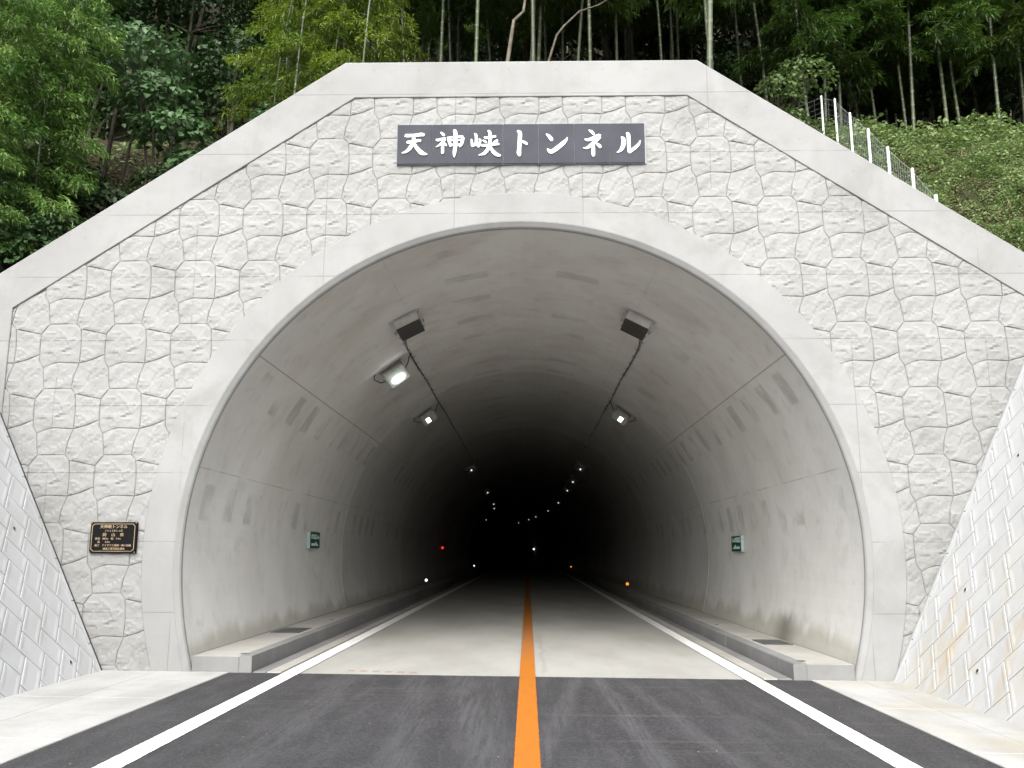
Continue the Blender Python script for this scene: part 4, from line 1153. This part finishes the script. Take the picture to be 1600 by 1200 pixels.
# tall bamboo of the grove: bare culm below, foliage above
grove = [bamboo_meshes(10+i, 11.5+1.2*(i % 3), 4.2+.5*(i % 2), 46, L_bam, (1.0, 2.2), .05, 1.1, (.17, .25), 24) for i in range(5)]
young = [bamboo_meshes(40+i, 6.5+.8*i, 1.2, 34, L_yng, (.7, 1.5), .032, 1.0, (.11, .17), 24) for i in range(3)]
midb = [bamboo_meshes(60+i, 9.0+i, 2.0, 48, L_bam, (.9, 2.0), .042, 1.15, (.16, .24), 26) for i in range(3)]
lightb = [bamboo_meshes(80+i, 5.2+.6*i, .5, 34, L_brt, (.6, 1.25), .028, 1.0, (.10, .16), 42) for i in range(2)]

def ground_at(x, y): return zhill(x, y)-.1
SV = (Vector((-0.017134, 0.982893, 0.183376)), Vector((0.999851, 0.017242, 0.001003)), Vector((0.002176, -0.183366, 0.983042)), Vector((0.08744, -11.893, 1.55)))     # survey station: bearings to distances on the hill
def pix(px, py, Y):
    v = SV[0]+SV[1]*((px-800)/1407.09)+SV[2]*((600-py)/1407.09); return SV[3]+v*((Y-SV[3].y)/v.y)
# culms that stand out above the coping (pixel column at the coping line, depth)
for i, (px, Y, rsc) in enumerate([(686, 8.5, 1.0), (742, 7.5, 1.05), (822, 9.5, .95), (833, 7.2, 1.1), (880, 11, .95), (893, 9, 1), (922, 8, 1), (963, 10, 1), (1037, 10.5, .9),
                                  (1102, 3.0, 1.15), (1110, 3.3, 1.0), (1117, 4.2, .8), (640, 12, 1), (600, 11, 1), (710, 13, 1), (775, 14, 1), (855, 15, 1), (990, 14, 1), (1060, 13, 1), (1160, 12, 1), (1200, 9.5, .9)]):
    p = pix(px, 97, Y); lab = 'tall bare bamboo culm rising just behind the top of the coping'
    if px in (1102, 1110): lab = 'pale thick bamboo culm standing close behind the corner of the coping'
    place(grove[i % 5], BN, 'bamboo', p.x, Y, ground_at(p.x, Y), rnd.uniform(0, 6.28), lab, 'bamboo',
          'pale culms at the coping corner' if px in (1102, 1110) else 'bamboo culms behind the coping', rsc)
for i, (px, Y, k) in enumerate([(1265, 8.6, 0), (1288, 9.2, 1), (1312, 9.8, 2), (1370, 10.5, 0), (1415, 10, 1), (1425, 9.4, 2), (1500, 9.6, 0), (1560, 9.2, 1), (1600, 10, 2), (1340, 12, 1), (1460, 12.5, 2), (1530, 12, 0), (1650, 9, 1)]):
    p = pix(px, 180, Y)
    place(midb[k], BN, 'bamboo', p.x, Y, ground_at(p.x, Y), rnd.uniform(0, 6.28), 'dark green leafy bamboo at the top edge of the grassy bank', 'bamboo', 'leafy bamboo above the grassy bank', rnd.uniform(.95, 1.15))
for i, (px, Y, k) in enumerate([(425, 6.2, 0), (455, 5.4, 1), (480, 6.4, 2), (512, 5.6, 0), (540, 6.2, 1), (560, 5.2, 2), (590, 6.6, 0), (500, 7.6, 1), (440, 7.8, 2), (570, 7.6, 1)]):
    p = pix(px, 150, Y)
    place(young[k], BN, 'bamboo', p.x, Y, ground_at(p.x, Y), rnd.uniform(0, 6.28), 'young yellow green bamboo leaning over the sloping coping', 'bamboo', 'young bamboo by the coping', rnd.uniform(.85, 1.05))
for i, (px, py, Y, k) in enumerate([(-10, 250, 1.4, 0), (32, 240, 2.4, 1), (-60, 250, .8, 1), (75, 230, 4.6, 0), (10, 230, 3.6, 1), (-45, 240, 2.2, 0), (62, 330, 1.9, 0)]):
    p = pix(px, py, Y)
    place(lightb[k], BN, 'bamboo', p.x, Y, ground_at(p.x, Y), rnd.uniform(0, 6.28), 'light green feathery bamboo hanging over the end of the coping', 'bamboo', 'light bamboo over the coping end', rnd.uniform(.9, 1.1))
# the grove behind, its hidden bamboo kept for shade
pts_used = []
cnt = 0
while cnt < 120:
    x = rnd.uniform(-34, 32); y = rnd.uniform(9, 46)
    if any((x-a)**2+(y-b)**2 < 1.6 for a, b in pts_used): continue
    pts_used.append((x, y)); cnt += 1
    place(grove[cnt % 5], BN, 'bamboo', x, y, ground_at(x, y), rnd.uniform(0, 6.28), 'tall bamboo deep in the shade of the grove', 'bamboo', 'bamboo deep in the grove', rnd.uniform(.9, 1.2))
# evergreen trees added behind the bamboo to darken the wood
ev = [shrub_meshes(100+i, [(rnd.uniform(-1.4, 1.4), rnd.uniform(-1.4, 1.4), 4.5+1.5*j, 2.0-.2*j, 2.0-.2*j, 1.3) for j in range(5)], (.12, .19), L_drk, 650, 0, 'broad', .3, .12) for i in range(3)]
for i in range(44):
    x = rnd.uniform(-30, 30); y = rnd.uniform(15, 40)
    place(ev[i % 3], ('trunk', 'crown'), 'shade_tree', x, y, ground_at(x, y), rnd.uniform(0, 6.28), 'dark broadleaved evergreen tree added to shade the bamboo grove', 'tree', 'evergreens added to shade the grove', rnd.uniform(.9, 1.35))
und = [shrub_meshes(140+i, [(rnd.uniform(-.9, .9), rnd.uniform(-.9, .9), .8+.5*j, 1.0, 1.0, .8) for j in range(3)], (.08, .14), L_drk, 500, 0, 'broad', .3, .04) for i in range(2)]
for i in range(70):  # dark shrubs added so the grove floor reads as deep shade
    x = rnd.uniform(-24, 24); y = rnd.uniform(17, 50) if abs(x) < 9 else rnd.uniform(10.5, 36)
    place(und[i % 2], ('trunk', 'crown'), 'shade_shrub', x, y, ground_at(x, y), rnd.uniform(0, 6.28), 'low dark shrub added to darken the floor of the bamboo grove', 'shrub', 'shrubs added to darken the grove floor', rnd.uniform(1.0, 1.9))
# vine-hung shrubs on the left
def lowtree(seed, cl, leaf, mat, nl, x, y, label, sc_=1.0, name='vine_shrub', cat='shrub', group=None):
    place(shrub_meshes(seed, cl, leaf, mat, nl, 0), ('trunk', 'crown'), name, x, y, ground_at(x, y), 0, label, cat, group, sc_)
p = pix(255, 190, 3.6)
lowtree(201, [(.2, 0, 1.9, .75, .7, .42), (-.3, .2, 2.7, .8, .7, .5), (.5, .1, 1.2, .4, .4, .5), (-.7, .3, 3.6, .9, .8, .7)], (.10, .16), L_kud, 900, p.x, 3.6, 'tree smothered in broad blue green vine leaves')
p = pix(60, 360, 1.6)
lowtree(202, [(-.2, 0, .8, .75, .6, .7), (.45, .1, .5, .55, .5, .5), (-.9, 0, 1.3, .7, .6, .8), (.15, .2, 1.35, .5, .5, .4)], (.07, .115), L_kud, 1300, p.x, 1.6, 'leafy vine thicket spilling down to the end of the coping')
p = pix(10, 400, .9)
lowtree(203, [(-.4, 0, .5, .6, .5, .55), (.3, 0, .25, .4, .4, .35)], (.06, .10), L_kud, 1500, p.x, .9, 'low vine thicket with yellowing leaves beside the lower coping')
p = pix(150, 300, 3.2)
lowtree(204, [(.2, 0, .9, .8, .6, .6), (-.6, 0, 1.3, .8, .6, .7), (.8, .3, .5, .5, .5, .45)], (.08, .13), L_drk, 1000, p.x, 3.2, 'dark shrub growing on the brown bank')
p = pix(330, 215, 3.0)
lowtree(205, [(0, 0, .6, .6, .5, .55), (-.8, .2, .5, .7, .5, .5), (.6, .3, .9, .6, .5, .4)], (.06, .10), L_drk, 1300, p.x, 3.0, 'dark low shrub behind the wire fence by the coping')
p = pix(437, 140, 3.0)
lowtree(206, [(0, 0, 1.0, .5, .45, .42), (.2, .1, .55, .4, .4, .3)], (.08, .12), L_kud, 1100, p.x, 3.0, 'small blue green sapling peeping over the sloping coping')
p = pix(1215, 150, 6.5)
lowtree(207, [(0, 0, 1.6, .55, .5, .5), (.15, 0, .9, .6, .5, .4), (.7, .3, 2.2, .7, .5, .5)], (.07, .11), L_grs, 900, p.x, 6.5, 'slender grey green sapling beside the start of the wire fence')
# bare leaning stems
def bare(pts, r, label, mt=None):
    P = [pix(*q) for q in pts]; base = P[0].copy(); o = thing('leaning_stem', label, 'branch', (base.x, base.y, base.z-1.0))
    m = MB(); m.tube([Vector((0, 0, 0))]+[q-base+Vector((0, 0, 1.0)) for q in P], [r]+[r*(1-.6*i/len(P)) for i in range(len(P))], 8); m.build('stem', mt or M_paleb, o, True)
bare([(793, 97, 6), (800, 50, 6), (803, 32, 6), (818, 18, 6), (822, -10, 6), (818, -60, 6)], .045, 'pale crooked bare stem bent above the middle of the coping')
bare([(857, 97, 7), (870, 55, 7), (880, 42, 7), (905, 18, 7.2), (935, 8, 7.4), (990, -25, 7.6)], .03, 'thin pale bare stem leaning over beside the crooked one')
bare([(160, 290, 5), (180, 180, 5), (205, 110, 5.2), (215, 60, 5.4)], .05, 'brown leaning trunk in the dark behind the vine shrubs', M_bark)
bare([(185, 300, 4.2), (210, 200, 4.2), (235, 130, 4.4), (250, 80, 4.6)], .03, 'thin brown leaning trunk beside the vine smothered tree', M_bark)

# ------------------------------------------------------------------ herbs on the banks
def bank_cover():
    g = np.random.default_rng(5); C, D, N_, L, W = [], [], [], [], []
    def scatter(n, xr, yr, lf, wide, hh, cond):
        x = g.uniform(*xr, n); y = g.uniform(*yr, n); keep = np.array([cond(a, b) for a, b in zip(x, y)]); x, y = x[keep], y[keep]
        z = np.array([zhill(a, b) for a, b in zip(x, y)])
        tuft = np.array([.5+.9*mnoise.noise(Vector((a*1.1, b*1.1, 2)))+.5*mnoise.noise(Vector((a*3, b*3, 5))) for a, b in zip(x, y)])
        hgt = g.uniform(0, 1, len(x))*hh*np.clip(tuft, .08, 1.4)
        k = len(x); d = g.normal(0, 1, (k, 3)); d[:, 2] = np.abs(d[:, 2])*.5-.25; d[:, 1] -= .3
        C.append(np.stack([x, y, z+hgt], 1)); D.append(d); N_.append(np.tile([0, -.5, 1.0], (k, 1))+g.normal(0, .4, (k, 3)))
        l = g.uniform(*lf, k)*np.clip(tuft+.5, .5, 1.3); L.append(l); W.append(l*g.uniform(*wide, k))
    def dens(a, b): return mnoise.noise(Vector((a*.6, b*.6, 9)))+.3*mnoise.noise(Vector((a*2, b*2, 4))) > -.28 or rnd.random() < .25
    scatter(150000, (6.2, 13.5), (.65, 9.5), (.025, .068), (.35, .75), .34, lambda a, b: dens(a, b) and a > 6.0+.12*b+(.5 if b < 4 else 0))
    scatter(12000, (6.2, 14.5), (6.8, 9.5), (.06, .12), (.5, .85), .7, lambda a, b: True)
    scatter(7000, (-14, -5.0), (.65, 9), (.05, .10), (.4, .8), .25, lambda a, b: mnoise.noise(Vector((a*.7, b*.7, 19))) > .05)
    me = leaf_mesh('bank_herbs', np.concatenate(C), np.concatenate(D), np.concatenate(N_), np.concatenate(L), np.concatenate(W), L_grs, 'broad')
    o = link(bpy.data.objects.new('bank_herbs', me)); tag(o, 'low green herbs and grass covering the bank beyond the wire fence', 'ground cover'); o['kind'] = 'stuff'
    # dry stalks and litter on the bare parts
    k = 5200; x = np.concatenate([g.uniform(5.6, 9.5, k//2), g.uniform(-10.5, -4.8, k//2)]); y = g.uniform(.7, 7, k)
    z = np.array([zhill(a, b) for a, b in zip(x, y)])+g.uniform(0, .06, k)
    d = g.normal(0, 1, (k, 3)); d[:, 2] = np.abs(d[:, 2])*.35; l = g.uniform(.08, .32, k)
    me = leaf_mesh('dry_litter', np.stack([x, y, z], 1), d, np.tile([0, 0, 1.0], (k, 1))+g.normal(0, .3, (k, 3)), l, l*.09+.006, simple('dry stalk', (.15, .105, .065), .9, .1, 0, .4, 12))
    o = link(bpy.data.objects.new('dry_litter', me)); tag(o, 'brown dry stalks and litter scattered on the bare bank soil', 'litter'); o['kind'] = 'stuff'
bank_cover()
# leaf litter on the carriageway
def road_litter():
    g = np.random.default_rng(3); n = 75; x = g.uniform(-3.6, 3.6, n); y = g.uniform(-6.5, -.1, n)
    z = np.array([.011+tz(a) for a in x]); d = g.normal(0, 1, (n, 3)); d[:, 2] = 0.02; l = g.uniform(.010, .032, n); l[:5] *= 2.0
    me = leaf_mesh('fallen_leaves', np.stack([x, y, z], 1), d, np.tile([0, 0, 1.0], (n, 1))+g.normal(0, .12, (n, 3)), l, l*g.uniform(.2, .5, n), simple('dry leaf', (.34, .24, .13), .8, .2, 0, .35, 20))
    o = link(bpy.data.objects.new('fallen_leaves', me)); tag(o, 'small dry leaves and grit scattered over the dark asphalt', 'leaves'); o['kind'] = 'stuff'
road_litter()
